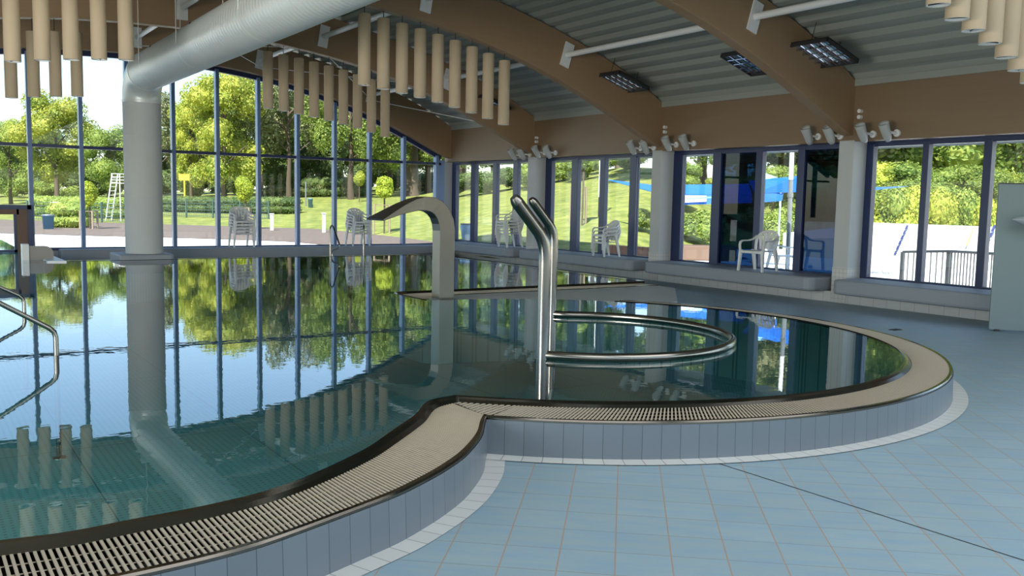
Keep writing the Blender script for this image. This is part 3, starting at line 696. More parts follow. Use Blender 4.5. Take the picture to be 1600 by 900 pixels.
# ribbed horizontal run: fine raised seams round the tube
mb = MB(); path = []; sc = []; y = -RB
pitch = 0.12
while y > -(DY+4.5):
    for k in range(6):
        path.append((0, y-k/6*pitch, DZ)); sc.append(1.0+0.02*math.cos(2*math.pi*k/6))
    y -= pitch
mb.tube(path, DR, 40, scale=sc, cap=False); mb.build('run', MAT['duct'], duct)
for yy in (-1.7, -4.6, -8.0, -11.5):
    mb = MB(); mb.tube([(0, yy, DZ), (0, yy-0.03, DZ)], DR*1.026, 40, cap=False); s = mb.build('suspension_band', MAT['white_metal'], duct)
    mb = MB(); mb.tube([(-DR-0.01, yy-0.015, DZ), (-DR-0.01, yy-0.015, deck_z(DX)+0.0)], 0.008, 6); mb.tube([(DR+0.01, yy-0.015, DZ), (DR+0.01, yy-0.015, deck_z(DX))], 0.008, 6); mb.build('hanger_rod', MAT['white_metal'], s)
    mb = MB(); mb.lathe([(0.0, 0.012), (0.025, 0.0), (0.025, -0.03)], 10, (-DR*0.72, yy-0.5, DZ+DR*0.72)); mb.build('rivet', MAT['dark'], duct)
mb = MB()
pl_ = [(-0.62, -0.62), (0.42, -0.62), (0.49, -0.55), (0.49, 0.5), (-0.62, 0.5)]
mb.prism(pl_, 0.0, 0.385); mb.build('plinth', MAT['bench'], duct, 0.03)

# grey side panel and pale ramp by the portal
p = onz(45, 404, ZW)
sp_y = 20.6
def yp(x, y): return ony(x, y, sp_y)
a, b_ = yp(45, 403), yp(83, 384)
ch = empty('channel_panel', (a[0], sp_y, 0.0), 0, 'small grey panel with a rounded corner beside the swim-out portal', 'panel')
wd, z0_, z1_ = b_[0]-a[0], 0.2, b_[2]
prof = [(0, z0_), (wd, z0_), (wd, z1_-0.16)]+[(wd-0.16+0.16*math.cos(t), z1_-0.16+0.16*math.sin(t)) for t in np.linspace(0.2, math.pi/2, 6)]+[(0, z1_)]
mb = MB(); n = len(prof); mb.v = [(x, -0.03, z) for x, z in prof]+[(x, 0.03, z) for x, z in prof]
mb.f = [tuple(range(n)), tuple(range(2*n-1, n-1, -1))]+[(i, n+i, n+(i+1) % n, (i+1) % n) for i in range(n)]; mb.sm = [False]*len(mb.f)
mb.build('panel_board', MAT['brown_grey'], ch)
mb = MB(); mb.box(-0.12, 0.0, -0.08, 0.2, 0.2, z1_+0.04); mb.build('white_post', MAT['white_metal'], ch)
rp = [onz(59, 399.5, 0.30), onz(83, 399.5, 0.30), onz(104, 408, 0.30), onz(74, 408, 0.30)]
mb = MB(); mb.hexa([(q[0], q[1], 0.25) for q in rp[::-1]]+[(q[0], q[1], 0.30) for q in rp[::-1]]); tag(mb.build('overflow_sill', MAT['white_metal']), 'pale slanting sill plate at the pool edge below the small grey panel', 'sill plate')

# ------------------------------------------------------------------ struts between the beams, tie rods
SX = [4.75, 7.76, 10.90]; SZ = [5.40, 5.19, 4.55]
gapname = ['between the gable beam and the second beam', 'between the second and third beams', 'between the third and fourth beams', 'between the fourth and nearest beams']
posname = ['under the roof crown', 'halfway down the roof slope', 'low on the roof slope']
for g in range(4):
    for k in range(3):
        ya, yb = BY[g][0], BY[g+1][1]
        if g == 0 and k == 0: pass
        t = empty('strut', (SX[k], ya, SZ[k]), 0, 'white tube strut %s, %s' % (gapname[g], posname[k]), 'roof strut')
        mb = MB(); mb.tube([(0, -0.02, 0), (0, yb-ya+0.02, 0.0)], 0.055, 14); mb.build('tube', MAT['white_metal'], t)
        sl = math.atan(-(zt(SX[k]+0.2)-zt(SX[k]-0.2))/0.4)
        for yy, sgn in ((0.0, -1), (yb-ya, 1)):
            mb = MB(); c, s = math.cos(sl), math.sin(sl)
            q = [(-0.11, -0.24), (0.11, -0.24), (0.11, 0.24), (-0.11, 0.24)]
            q = [(x*c+z*s, -x*s+z*c) for x, z in q]
            y0_, y1_ = (yy-0.025, yy-0.001) if sgn < 0 else (yy+0.001, yy+0.025)
            mb.add([(x, y0_, z) for x, z in q]+[(x, y1_, z) for x, z in q], [(0, 1, 2, 3), (7, 6, 5, 4), (0, 4, 5, 1), (1, 5, 6, 2), (2, 6, 7, 3), (3, 7, 4, 0)])
            mb.build('end_plate', MAT['white_metal'], t)
rods = [((4.75, BY[0][0]-0.03, 5.2), (7.76, BY[1][1]+0.03, 5.0), 'between crown and mid strut'), ((7.76, BY[0][0]-0.03, 5.0), (4.75, BY[1][1]+0.03, 5.2), 'crossing between crown and mid strut'),
        ((7.76, BY[0][0]-0.03, 5.0), (10.9, BY[1][1]+0.03, 4.4), 'between mid and low strut'), ((10.9, BY[0][0]-0.03, 4.4), (7.76, BY[1][1]+0.03, 5.0), 'crossing between mid and low strut'),
        ((10.9, BY[0][0]-0.03, 4.4), (13.2, BY[1][1]+0.03, 3.5), 'from the low strut down to the fascia')]
for a, b, l in rods:
    mb = MB(); mb.tube([a, b], 0.011, 6); tag(mb.build('tie_rod', MAT['white_metal']), 'thin white tie rod in the gable bay %s' % l, 'tie rod')

# ------------------------------------------------------------------ hanging acoustic tubes
ORD = ['leftmost', 'second', 'third', 'fourth', 'fifth', 'sixth', 'seventh', 'eighth', 'rightmost']
TR, TL = 0.108, 1.20
def make_tube():
    t = empty('hanging_tube', (0, 0, 0))
    mb = MB(); mb.lathe([(TR-0.012, -TL+0.01), (TR-0.004, -TL), (TR, -TL+0.006), (TR, -0.01), (TR-0.01, 0.0), (0.0, 0.001)], 28); mb.build('shade', MAT['tube'], t)
    mb = MB(); mb.lathe([(0.0, -TL+0.03), (TR-0.012, -TL+0.03), (TR-0.012, -TL+0.005)], 24); mb.lathe([(TR-0.014, -TL+0.01), (TR-0.001, -TL-0.002)], 24); mb.build('end_disc', MAT['tube_in'], t)
    mb = MB(); mb.box(-TR+0.01, TR-0.01, -0.006, 0.006, -TL+0.008, -TL+0.02); mb.build('end_bar', MAT['dark'], t)
    mb = MB(); mb.tube([(0, 0, 0), (0, 0, 0.24)], 0.007, 6); mb.build('cable', MAT['dark'], t)
    return t
proto = make_tube(); used = False
def put_tube(x, y, ztop, label, group, sc=1.0):
    global used
    o = proto if not used else copy_tree(proto); used = True
    o.location = (x, y, ztop); o.rotation_euler = (0, 0, rng.uniform(0, 6)); o.scale = (sc, sc, 1)
    tag(o, label, 'acoustic tube', group)
    # cable reaches the beam or roof above
    return o
def tube_row(xs, y, group, where, ztops=None, sc=1.0, dz=0.24):
    n = len(xs)
    for k, x in enumerate(xs):
        z = ztops[k] if ztops else zb(x)-dz
        nm = ORD[k] if k < n-1 else 'rightmost'
        put_tube(x, y, z, '%s of the %d tan hanging tubes %s' % (nm, n, where), group, sc)
XR = [6.62+0.361*k for k in range(9)]
tube_row(XR, (BY[2][0]+BY[2][1])/2, 'tan tubes under the third beam, right of the duct', 'under the third beam right of the duct', dz=0.13)
tube_row([6.54+0.347*k for k in range(9)], (BY[1][0]+BY[1][1])/2, 'tan tubes under the second beam, right of the duct', 'under the second beam right of the duct', dz=0.19)
XLb = [2.79-0.37*k for k in range(8)][::-1]
tube_row([x for x in XLb if x > 1.2], (BY[2][0]+BY[2][1])/2, 'tan tubes under the third beam, left of the duct', 'in the front row left of the duct', dz=0.11)
tube_row([x for x in [2.81-0.37*k for k in range(8)][::-1] if x > 1.6], (BY[1][0]+BY[1][1])/2, 'tan tubes under the second beam, left of the duct', 'in the back row left of the duct')
qs = [(1466, 8), (1495, 30), (1521, 48), (1547, 68), (1572, 90), (1592, 110)]
P5 = [ony(x, y, 4.9) for x, y in qs]; P5.append(P5[-1]+(P5[-1]-P5[-2]))
tube_row([p[0] for p in P5], 4.9, 'tan tubes under the nearest beam', 'under the nearest beam at the top right', [p[2]+TL for p in P5])

# ------------------------------------------------------------------ louvre luminaires and spotlights
def on_deck(x, y, drop):
    d = ray(x, y); t = 2.0
    for _ in range(4000):
        p = CAM+d*t
        if p[2] > deck_z(p[0])-drop: break
        t += 0.01
    return p
def luminaire(px, py, label, w_=0.74, l_=0.84, drop=0.42, P=None):
    p = on_deck(px, py, drop) if P is None else np.array(P)
    t = empty('louvre_light', tuple(p), 0, label, 'ceiling light', 'louvre lights under the roof deck')
    sl = math.atan((deck_z(p[0]+0.3)-deck_z(p[0]-0.3))/0.6); t.rotation_euler = (0, -sl*0.8, 0)
    mb = MB(); e = 0.02
    for x0, x1, y0, y1 in ((-l_/2, l_/2, -w_/2, -w_/2+e), (-l_/2, l_/2, w_/2-e, w_/2), (-l_/2, -l_/2+e, -w_/2, w_/2), (l_/2-e, l_/2, -w_/2, w_/2)): mb.box(x0, x1, y0, y1, -0.026, 0.03)
    mb.box(-l_/2, l_/2, -w_/2, w_/2, 0.04, 0.05); mb.build('housing', MAT['dark'], t)
    mb = MB()
    for k in range(4):
        yy = -w_/2+w_*(k+0.5)/4
        q = []
        for i in range(9):
            a = math.pi*i/8; q.append((yy+0.45*w_/4*math.cos(a), -0.005+0.04*math.sin(a)))
        for i in range(8): mb.add([(-l_/2+e, q[i][0], q[i][1]), (l_/2-e, q[i][0], q[i][1]), (l_/2-e, q[i+1][0], q[i+1][1]), (-l_/2+e, q[i+1][0], q[i+1][1])], [(0, 1, 2, 3)], True)
    mb.build('reflector', MAT['mesh_wire'], t)
    mb = MB()
    for k in range(1, 5):
        xx = -l_/2+l_*k/5; mb.box(xx-0.012, xx+0.012, -w_/2+e, w_/2-e, -0.024, 0.03)
    for k in range(1, 4):
        yy = -w_/2+w_*k/4; mb.box(-l_/2+e, l_/2-e, yy-0.008, yy+0.008, -0.024, 0.035)
    mb.build('louvre', MAT['mesh_wire'], t)
    for sx in (-1, 1):
        mb = MB(); mb.tube([(sx*l_*0.4, 0, 0.08), (sx*l_*0.4, 0, drop*0.9)], 0.006, 6); mb.build('hanger', MAT['dark'], t)
    return t
luminaire(1286, 84, 'square louvre light beside the fourth beam, above the right hand spotlights')
luminaire(972, 129, 'square louvre light beside the third beam, above the middle spotlights')
luminaire(1176, 99, 'square louvre light half hidden behind the fourth beam')
luminaire(765, 162, 'square louvre light half hidden behind the hanging tubes')

def make_spot():
    t = empty('spotlight', (0, 0, 0))
    mb = MB(); mb.lathe([(0.0, -0.19), (0.045, -0.18), (0.065, -0.12), (0.078, 0.02), (0.088, 0.14), (0.084, 0.15), (0.074, 0.10)], 20)
    c = mb.build('can', MAT['spot'], t)
    aim = Vector(-0.42*_r+0.80*_u-0.42*_f); c.rotation_euler = aim.to_track_quat('Z', 'Y').to_euler()
    mb = MB(); mb.lathe([(0.0, 0.095), (0.074, 0.10)], 20); l = mb.build('lens', MAT['mesh_wire'], c)
    mb = MB(); mb.tube([(0.0, 0.0, 0.0), (0.12, -0.06, -0.02), (0.2, -0.06, -0.02)], 0.02, 8); mb.build('bracket', MAT['white_metal'], t)
    mb = MB(); mb.tube([(0.20, -0.06, -0.02), (0.235, -0.06, -0.02)], 0.06, 16); mb.build('base_plate', MAT['white_metal'], t)
    return t
sp0 = make_spot(); su = False
SPX = [(1262, 211, 'left spotlight of the pair left of the fourth pillar'), (1296, 210, 'right spotlight of the pair left of the fourth pillar'), (1347, 207, 'left spotlight of the pair right of the fourth pillar'), (1384, 205, 'right spotlight of the pair right of the fourth pillar'),
       (987, 230, 'left spotlight of the pair left of the third pillar'), (1007, 229, 'right spotlight of the pair left of the third pillar'), (1042, 224, 'left spotlight of the pair right of the third pillar'), (1069, 222, 'right spotlight of the pair right of the third pillar'),
       (801, 241, 'left spotlight of the pair left of the second pillar'), (815, 240, 'right spotlight of the pair left of the second pillar'), (838, 237, 'left spotlight of the pair right of the second pillar'), (855, 237, 'right spotlight of the pair right of the second pillar')]
for x, y, l in SPX:
    o = sp0 if not su else copy_tree(sp0); su = True
    p = onx(x, y, XW-0.225); o.location = tuple(p); tag(o, l, 'spotlight', 'white spotlights above the windows')

# ------------------------------------------------------------------ water cannon on the platform
cbx, cby = onz(691, 467, ZG)[:2]
can = empty('water_cannon', (6.27, 10.98, ZG-0.012), 0, 'stainless steel swan-neck water cannon standing on the grey platform', 'water cannon')
path = []; sc = []
A_ = [(0, 0.0), (0, 0.45), (0, 0.90), (0, 1.00), (0.02, 1.12), (0.07, 1.23), (0.15, 1.31), (0.25, 1.355), (0.37, 1.365), (0.50, 1.345), (0.65, 1.30), (0.80, 1.245), (0.95, 1.185), (1.06, 1.14)]
TH = [0.24, 0.24, 0.24, 0.24, 0.24, 0.235, 0.225, 0.21, 0.19, 0.16, 0.125, 0.085, 0.05, 0.025]
WD = [0.22, 0.22, 0.22, 0.22, 0.22, 0.22, 0.225, 0.235, 0.25, 0.29, 0.34, 0.40, 0.47, 0.52]
mb = MB(); mb.sweep([(-u_, 0, v_) for u_, v_ in A_], [(-0.5, -0.5), (0.5, -0.5), (0.5, 0.5), (-0.5, 0.5)], lateral=(0, 1, 0), scale=list(zip(WD, TH)))
mb.build('nozzle', MAT['steel_sheet'], can, 0.006)
mb = MB(); mb.box(-0.20, 0.20, -0.19, 0.19, 0.0, 0.016); mb.build('foot_plate', MAT['steel'], can)

# ------------------------------------------------------------------ ring handrail and its two bent posts
nb = onz(848, 560, ZW); fb = onz(862, 494, ZW)
def bent_post(p, label, tipdir=(-1, 0.0)):
    t = empty('massage_jet_post', (p[0], p[1], -0.62), 0, label, 'jet post', 'bent steel posts at the bay')
    d = Vector((tipdir[0], tipdir[1], 0)).normalized(); zt_ = 0.62
    pts = [(0, 0, 0), (0, 0, zt_+1.12)]
    c = [(0.0, 1.19), (0.012, 1.27), (0.035, 1.335), (0.07, 1.39), (0.12, 1.445), (0.18, 1.51), (0.25, 1.585), (0.31, 1.65)]
    pts += [tuple(d*u_+Vector((0, 0, zt_+v_))) for u_, v_ in c]
    mb = MB(); mb.tube(pts, 0.056, 20, cap=True); mb.build('pipe', MAT['steel_tube'], t)
    e0 = d*0.306+Vector((0, 0, zt_+1.646)); dr = (d*0.3+Vector((0, 0, 0.32))).normalized()
    mb = MB(); mb.tube([e0, e0+dr*0.03, e0+dr*0.06], 0.056, 20, scale=[1.0, 0.9, 0.62]); mb.build('nozzle_tip', MAT['steel_tube'], t)
    return t
bent_post(nb, 'nearer of the two bent steel jet posts in the bay')
bent_post(fb, 'farther of the two bent steel jet posts in the bay')
zr = 0.305
pts3 = [np.array(onz(x, y, zr)[:2]) for x, y in [(1000, 500), (1100, 512), (1140, 522), (1155, 533), (1140, 541), (1100, 548), (1000, 559)]]
ringp = [np.array(fb[:2])]+pts3+[np.array(nb[:2])]
P = np.array(ringp); A_m = np.c_[2*P, np.ones(len(P))]; sol = np.linalg.lstsq(A_m, (P**2).sum(1), rcond=None)[0]
rc, rr_ = sol[:2], math.sqrt(sol[2]+sol[0]**2+sol[1]**2)
a1 = math.atan2(fb[1]-rc[1], fb[0]-rc[0]); a2 = math.atan2(nb[1]-rc[1], nb[0]-rc[0])
if a2 > a1: a2 -= 2*math.pi
ring = [(rc[0]+rr_*math.cos(a), rc[1]+rr_*math.sin(a), zr) for a in np.linspace(a1, a2, 48)]
ring = [(fb[0], fb[1], zr)]+ring[1:-1]+[(nb[0], nb[1], zr)]
mb = MB(); mb.tube(ring, 0.042, 16); tag(mb.build('ring_handrail', MAT['steel_tube']), 'horizontal half ring steel handrail just above the bay water', 'handrail')

# stair handrails at the lower left
def stair_rail(pb, pxk, label, dz):
    b = onz(*pb, ZW); k = zr
    zt_ = H+(math.hypot(b[0], b[1])/math.hypot(*ray(*pxk)[:2]))*ray(*pxk)[2]
    up = ony(0, pxk[1]-dz, b[1])
    t = empty('stair_handrail', (b[0], b[1], -0.62), 0, label, 'handrail')
    dx = up[0]-b[0]; slope = (up[2]-zt_)/dx
    L = -2.2
    pts = [(0, 0, 0.0), (0, 0, 0.62+zt_-0.07), (-0.012, 0, 0.62+zt_-0.025), (-0.05, 0, 0.62+zt_+0.012)]
    pts += [(L, 0, 0.62+zt_+slope*L), (L-0.06, 0, 0.62+zt_+slope*L-0.04), (L-0.08, 0, 0.62+zt_+slope*L-0.15), (L-0.08, 0, 0.30)]
    mb = MB(); mb.tube(pts, 0.021, 12); mb.build('rail', MAT['steel_tube'], t)
    mb = MB(); mb.lathe([(0.0, 0.012), (0.05, 0.012), (0.055, 0.0)], 16); mb.build('floor_flange', MAT['steel_tube'], t)
    return t
stair_rail((88, 555), (87, 514), 'nearer steel stair handrail dipping into the main pool at the left', 43)
stair_rail((38, 488), (37, 463), 'farther steel stair handrail dipping into the main pool at the left', 16)

# pool ladder handles at the far edge
def ladder_handle(px, dirv, label):
    b = ony(px, 400, PY_FAR+0.05); t = empty('ladder_handle', (b[0], PY_FAR+0.05, ZW), 0, label, 'ladder handle', 'pool ladder handles')
    d = Vector((dirv[0], dirv[1], 0)).normalized()
    prof = [(0, -0.25), (0, 0.64), (0.015, 0.70), (0.06, 0.735), (0.11, 0.71), (0.15, 0.64), (0.33, 0.30), (0.345, 0.25), (0.33, 0.20), (0.27, 0.175), (0.14, 0.15), (0.09, 0.12), (0.075, 0.06), (0.075, -0.02)]
    s = 1.05
    mb = MB(); mb.tube([tuple(d*u_*s+Vector((0, 0, v_*1.0))) for u_, v_ in prof], 0.02, 10); mb.build('rail', MAT['steel_tube'], t)
    return t
ladder_handle(516, (0.86, 0.5), 'left ladder handle of bent steel tube at the far pool edge')
ladder_handle(568, (0.46, 0.89), 'right ladder handle of bent steel tube at the far pool edge')

# ------------------------------------------------------------------ white plastic chairs
def make_chair():
    root = empty('garden_chair', (0, 0, 0))      # faces -y, back at +y
    m = MAT['plastic']
    w2, zs = 0.235, 0.385
    mb = MB(); sp_ = [(-w2, -0.23), (-w2+0.05, -0.26), (w2-0.05, -0.26), (w2, -0.23), (w2-0.015, 0.16), (w2-0.05, 0.19), (-w2+0.05, 0.19), (-w2+0.015, 0.16)]
    mb.prism(sp_, zs-0.018, zs); mb.prism([(p[0]*1.0, p[1]) for p in [(-w2, -0.255), (w2, -0.255), (w2, -0.24), (-w2, -0.24)]], zs-0.05, zs-0.005); mb.build('seat', m, root, 0.008)
    # backrest: reclined fan of slats in an arched frame
    def bk(u_, v_):                                # u across, v up the back
        return (u_, 0.17+0.30*v_+0.05*(1-(u_/0.25)**2)*v_*2, zs+v_)
    arch = []
    for k in range(17):
        a = math.pi*k/16; arch.append((0.235*math.cos(a), 0.17+0.19*math.sin(a)**0.8))
    arch = [(0.205, 0.0), (0.225, 0.09)]+arch+[(-0.225, 0.09), (-0.205, 0.0)]
    mb = MB(); mb.sweep([bk(*q) for q in arch], [(-0.014, -0.022), (0.014, -0.022), (0.014, 0.022), (-0.014, 0.022)], lateral=(0, 1, -0.35))
    mb.build('back_frame', m, root)
    for k in range(5):
        u0 = (-2+k)*0.052; u1 = (-2+k)*0.092; vt = 0.35-0.022*abs(k-2)**1.5
        mb = MB(); w0, w1 = 0.015, 0.036
        pts = [bk(u0-w0, 0.02), bk(u0+w0, 0.02), bk(u1+w1, vt), bk(u1-w1, vt)]
        mb.hexa([(p[0], p[1], p[2]) for p in pts]+[(p[0], p[1]+0.012, p[2]) for p in pts]); mb.build('back_slat', m, root)
    for s in (-1, 1):
        mb = MB(); pts = [(s*0.262, -0.225, zs), (s*0.268, -0.235, zs+0.10), (s*0.270, -0.215, zs+0.155), (s*0.270, -0.16, zs+0.178), (s*0.268, 0.03, zs+0.182), (s*0.258, 0.15, zs+0.205), (s*0.235, 0.245, zs+0.27)]
        mb.sweep(pts, [(-0.022, -0.012), (0.022, -0.012), (0.022, 0.012), (-0.022, 0.012)], lateral=(1, 0, 0)); mb.build('armrest', m, root)
        for fy, ty, fx in ((-0.245, -0.225, 0.272), (0.235, 0.15, 0.25)):
            mb = MB(); q0 = 0.026
            mb.hexa([(s*fx-q0*0.7, fy-q0*0.7, 0), (s*fx+q0*0.7, fy-q0*0.7, 0), (s*fx+q0*0.7, fy+q0*0.7, 0), (s*fx-q0*0.7, fy+q0*0.7, 0),
                     (s*0.245-q0, ty-q0*1.2, zs+0.01), (s*0.245+q0, ty-q0*1.2, zs+0.01), (s*0.245+q0, ty+q0*1.2, zs+0.01), (s*0.245-q0, ty+q0*1.2, zs+0.01)])
            mb.build('leg', m, root)
    return root
ch0 = make_chair(); cu = [False]
def put_chair(x, y, z, rz, label, group=None, s=1.0):
    o = ch0 if not cu[0] else copy_tree(ch0); cu[0] = True
    o.location = (x, y, z); o.rotation_euler = (0, 0, rz); o.scale = (s, s, s)
    return tag(o, label, 'chair', group)
PITCHZ = 0.078
STK = ['bottom', 'second', 'third', 'fourth', 'fifth']
def stack(x, y, z, rz, n, where, s=1.0):
    for k in range(n):
        dx, dy = math.sin(rz)*0.022*k, -math.cos(rz)*0.022*k
        nm = 'topmost' if k == n-1 else STK[k]
        put_chair(x+dx, y+dy, z+k*PITCHZ, rz, '%s white plastic chair of the stack %s' % (nm, where), 'white chairs stacked %s' % where, s)
stack(7.22, 23.28, 0.337, math.radians(2), 5, 'on the gable bench right of the duct', 0.97)
stack(10.50, 23.28, 0.337, math.radians(4), 5, 'on the gable bench behind the ladder handles', 0.97)
RF = math.radians(-90)
stack(13.32, 19.62+0.1, 0.447, RF+math.radians(-8), 5, 'on the window bench by the second pillar', 0.97)
stack(13.30, 15.75, 0.447, RF+math.radians(-8), 3, 'on the window bench between second and third pillars', 0.88)
put_chair(13.25, 11.28, 0.447, RF+math.radians(4), 'single white plastic chair standing alone on the bench before the dark panes')

# ------------------------------------------------------------------ grey-green partition panel with the cone fitting
pc = onz(1545, 517, 0.0); rdir = Vector((0.66, -0.75, 0)).normalized()
zp_ = H+(math.hypot(pc[0], pc[1])/math.hypot(*ray(1545, 287)[:2]))*ray(1545, 287)[2]
ang = math.atan2(rdir.y, rdir.x)
pn = empty('partition_panel', tuple(pc), ang, 'tall grey green partition panel standing on the floor at the right edge', 'panel')
mb = MB(); mb.box(0, 1.3, 0.0, 0.05, 0.02, zp_); mb.build('board', MAT['panel'], pn, 0.006)
mb = MB(); mb.box(0.0, 1.3, -0.004, 0.054, zp_, zp_+0.012); mb.build('top_cap', MAT['dark'], pn)
for xx in (0.10, 1.2):
    mb = MB(); mb.box(xx-0.03, xx+0.03, -0.01, 0.06, 0.0, 0.03); mb.build('foot', MAT['dark'], pn)
cp = CAM+ray(1582, 343)*(np.dot(pc-CAM, _f)/1.0)*0.965
cn = empty('cone_fitting', tuple(cp), ang, 'grey cone shaped fitting pointing left in front of the partition panel', 'fitting')
mb = MB(); mb.tube([(0.0, 0, 0), (0.02, 0, 0), (0.06, 0, 0), (0.16, 0, -0.005), (0.30, 0, -0.01)], 0.075, 20, scale=[0.06, 0.22, 0.5, 1.0, 1.5]); mb.build('cone', MAT['cone'], cn)
mb = MB(); mb.tube([(0.26, 0, -0.01), (0.26, 0.16, -0.01)], 0.03, 12); mb.build('wall_arm', MAT['cone'], cn)

# ================================================================== OUTDOORS
TH_X = [-400, 0, 300, 500, 650, 750, 930, 1000, 1150, 1300, 1700, 2200]
D0_T = [46, 46, 43, 40, 31, 25, 22.5, 25, 33, 36, 38, 38]
D1_T = [90, 90, 85, 80, 75, 65, 52, 46, 50, 55, 55, 55]
ZT_T = [1.5, 1.5, 1.6, 2.2, 2.3, 2.8, 3.1, 3.0, 2.4, 2.2, 2.2, 2.2]
GZ = 0.08
def ground_z(px, D):
    d0, d1, z1 = np.interp(px, TH_X, D0_T), np.interp(px, TH_X, D1_T), np.interp(px, TH_X, ZT_T)
    t = (D-d0)/(d1-d0)
    return GZ+0.0 if t <= 0 else GZ+(z1-GZ)*min(t, 1.3)
def gp(px, D):
    d = ray(px, 400); d = d/np.dot(d, _f); p = CAM+d*D; p[2] = ground_z(px, D); return p
def zpix(px, py, D): return (CAM+ray(px, py)*D)[2]
mb = MB()
pxs = np.linspace(-380, 2100, 90); NT = 26
for px in pxs:
    d0 = np.interp(px, TH_X, D0_T); d1 = np.interp(px, TH_X, D1_T)
    for k in range(NT):
        D = d0+(d1-d0)*2.0*(k/(NT-1))**1.2; p = gp(px, D); mb.v.append((p[0], p[1], p[2]+0.01))
n = len(pxs)
for i in range(n-1):
    for k in range(NT-1): mb.f.append((i*NT+k, i*NT+k+1, (i+1)*NT+k+1, (i+1)*NT+k)); mb.sm.append(True)
lawn = mb.build('lawn', MAT['grass']); struct(lawn, 'sunlit rising lawn beyond the windows')
# terrace
out = [(-60, -30), (XG+0.22, -30), (XG+0.22, YF+0.26), (CH_X+0.1, YF+0.26), (CH_X+0.1, YF+6.1), (-60, YF+6.1)]
mb = MB(); mb.box(XG+0.22, 75, -40, YF+0.2, -0.2, GZ-0.01); mb.box(CH_X+0.12, 75, YF+0.2, 75, -0.2, GZ-0.01); mb.box(-60, CH_X+0.12, YF+6.1, 75, -0.2, GZ-0.01)
struct(mb.build('terrace', MAT['terrace']), 'pale sunlit terrace paving outside the glazing')
# gravel band
GX = [-300, 0, 100, 300, 450, 560, 650, 700]; GD = [34, 34, 33.5, 33, 32, 28.5, 25.5, 24.5]
mb = MB(); pxs = np.linspace(-300, 705, 70)
for px in pxs:
    a = gp(px, np.interp(px, GX, GD)); b = gp(px, np.interp(px, TH_X, D0_T)+2.0); mb.v += [(a[0], a[1], GZ+0.005), (b[0], b[1], b[2]+0.02)]
mb.f = [(2*i, 2*i+1, 2*i+3, 2*i+2) for i in range(len(pxs)-1)]; mb.sm = [False]*len(mb.f)
struct(mb.build('gravel_strip', MAT['gravel']), 'brown gravel strip between terrace and lawn')

# ---- leaf clouds
def leaves_mesh(name, centers, radii, count, size, cores=0.72, flat=1.0, seed=0):
    g = np.random.default_rng(seed); C_ = np.asarray(centers, float); R_ = np.asarray(radii, float)
    wgt = (R_[:, 0]*R_[:, 1]*R_[:, 2])**(2/3); wgt /= wgt.sum()
    ci = g.choice(len(C_), count, p=wgt)
    d = g.normal(size=(count, 3)); d /= np.linalg.norm(d, axis=1)[:, None]
    rad = 1.0-np.abs(g.normal(0, 0.16, count)); P = C_[ci]+d*R_[ci]*rad[:, None]
    nrm = d+g.normal(0, 0.55, (count, 3)); nrm[:, 2] += 0.25; nrm /= np.linalg.norm(nrm, axis=1)[:, None]
    tmp = g.normal(size=(count, 3)); t1 = np.cross(nrm, tmp); t1 /= np.linalg.norm(t1, axis=1)[:, None]; t2 = np.cross(nrm, t1)
    s = size*g.uniform(0.6, 1.35, count)[:, None]
    V = np.stack([P+t1*s, P+t2*s*0.55+nrm*s*0.15, P-t1*s, P-t2*s*0.55+nrm*s*0.15], 1).reshape(-1, 3)
    F = np.arange(count*4).reshape(-1, 4)
    verts = [V]; nv = len(V); faces = F.tolist()
    if cores:
        bm = bmesh.new(); bmesh.ops.create_icosphere(bm, subdivisions=2, radius=1.0)
        sv = np.array([v.co[:] for v in bm.verts]); sf = [[v.index for v in f.verts] for f in bm.faces]; bm.free()
        for c, r_ in zip(C_, R_):
            verts.append(c+sv*r_*cores*(1+g.normal(0, 0.06, (len(sv), 1)))); faces += [[i+nv for i in f] for f in sf]; nv += len(sv)
    V = np.concatenate(verts)
    me = bpy.data.meshes.new(name); me.from_pydata(V.tolist(), [], faces); me.update(); return me
def crown_mesh(name, seed, style, count, size):
    g = np.random.default_rng(seed); C_ = []; R_ = []
    # unit tree: height 1, crown from 0.15 to 1
    if style == 'round':
        for k in range(22):
            a = g.uniform(0, 6.28); h = g.uniform(0.25, 0.9); prof = math.sin(math.pi*min(max((h-0.08)/0.98, 0.02), 1))**0.7; r_ = g.uniform(0.05, 0.30)*prof
            C_.append((r_*math.cos(a), r_*math.sin(a), h)); s_ = g.uniform(0.09, 0.15); R_.append((s_, s_, s_*0.9))
    elif style == 'tall':
        for k in range(24):
            a = g.uniform(0, 6.28); h = 0.14+0.8*(k+g.uniform(0, 1))/24; prof = (1-h)**0.55*1.0; r_ = g.uniform(0.02, 0.22)*prof
            C_.append((r_*math.cos(a), r_*math.sin(a), h)); s_ = g.uniform(0.07, 0.12)*(0.6+0.6*prof); R_.append((s_, s_, s_*1.1))
    elif style == 'weep':
        for k in range(30):
            a = g.uniform(0, 6.28); h = g.uniform(0.35, 0.92); prof = math.sin(math.pi*min((h-0.2)/0.85, 1))**0.6; r_ = g.uniform(0.1, 0.33)*prof
            C_.append((r_*math.cos(a), r_*math.sin(a), h)); s_ = g.uniform(0.05, 0.085); R_.append((s_, s_, s_*2.0))
    return leaves_mesh(name, C_, R_, count, size, cores=0.0 if style == 'weep' else 0.62, seed=seed)
CROWN = {
 'round_a': crown_mesh('crown_round_a', 1, 'round', 16000, 0.0100), 'round_b': crown_mesh('crown_round_b', 2, 'round', 16000, 0.0100),
 'tall_a': crown_mesh('crown_tall_a', 3, 'tall', 14000, 0.0100), 'weep_a': crown_mesh('crown_weep_a', 4, 'weep', 15000, 0.0105), 'weep_b': crown_mesh('crown_weep_b', 5, 'weep', 13000, 0.0105)}
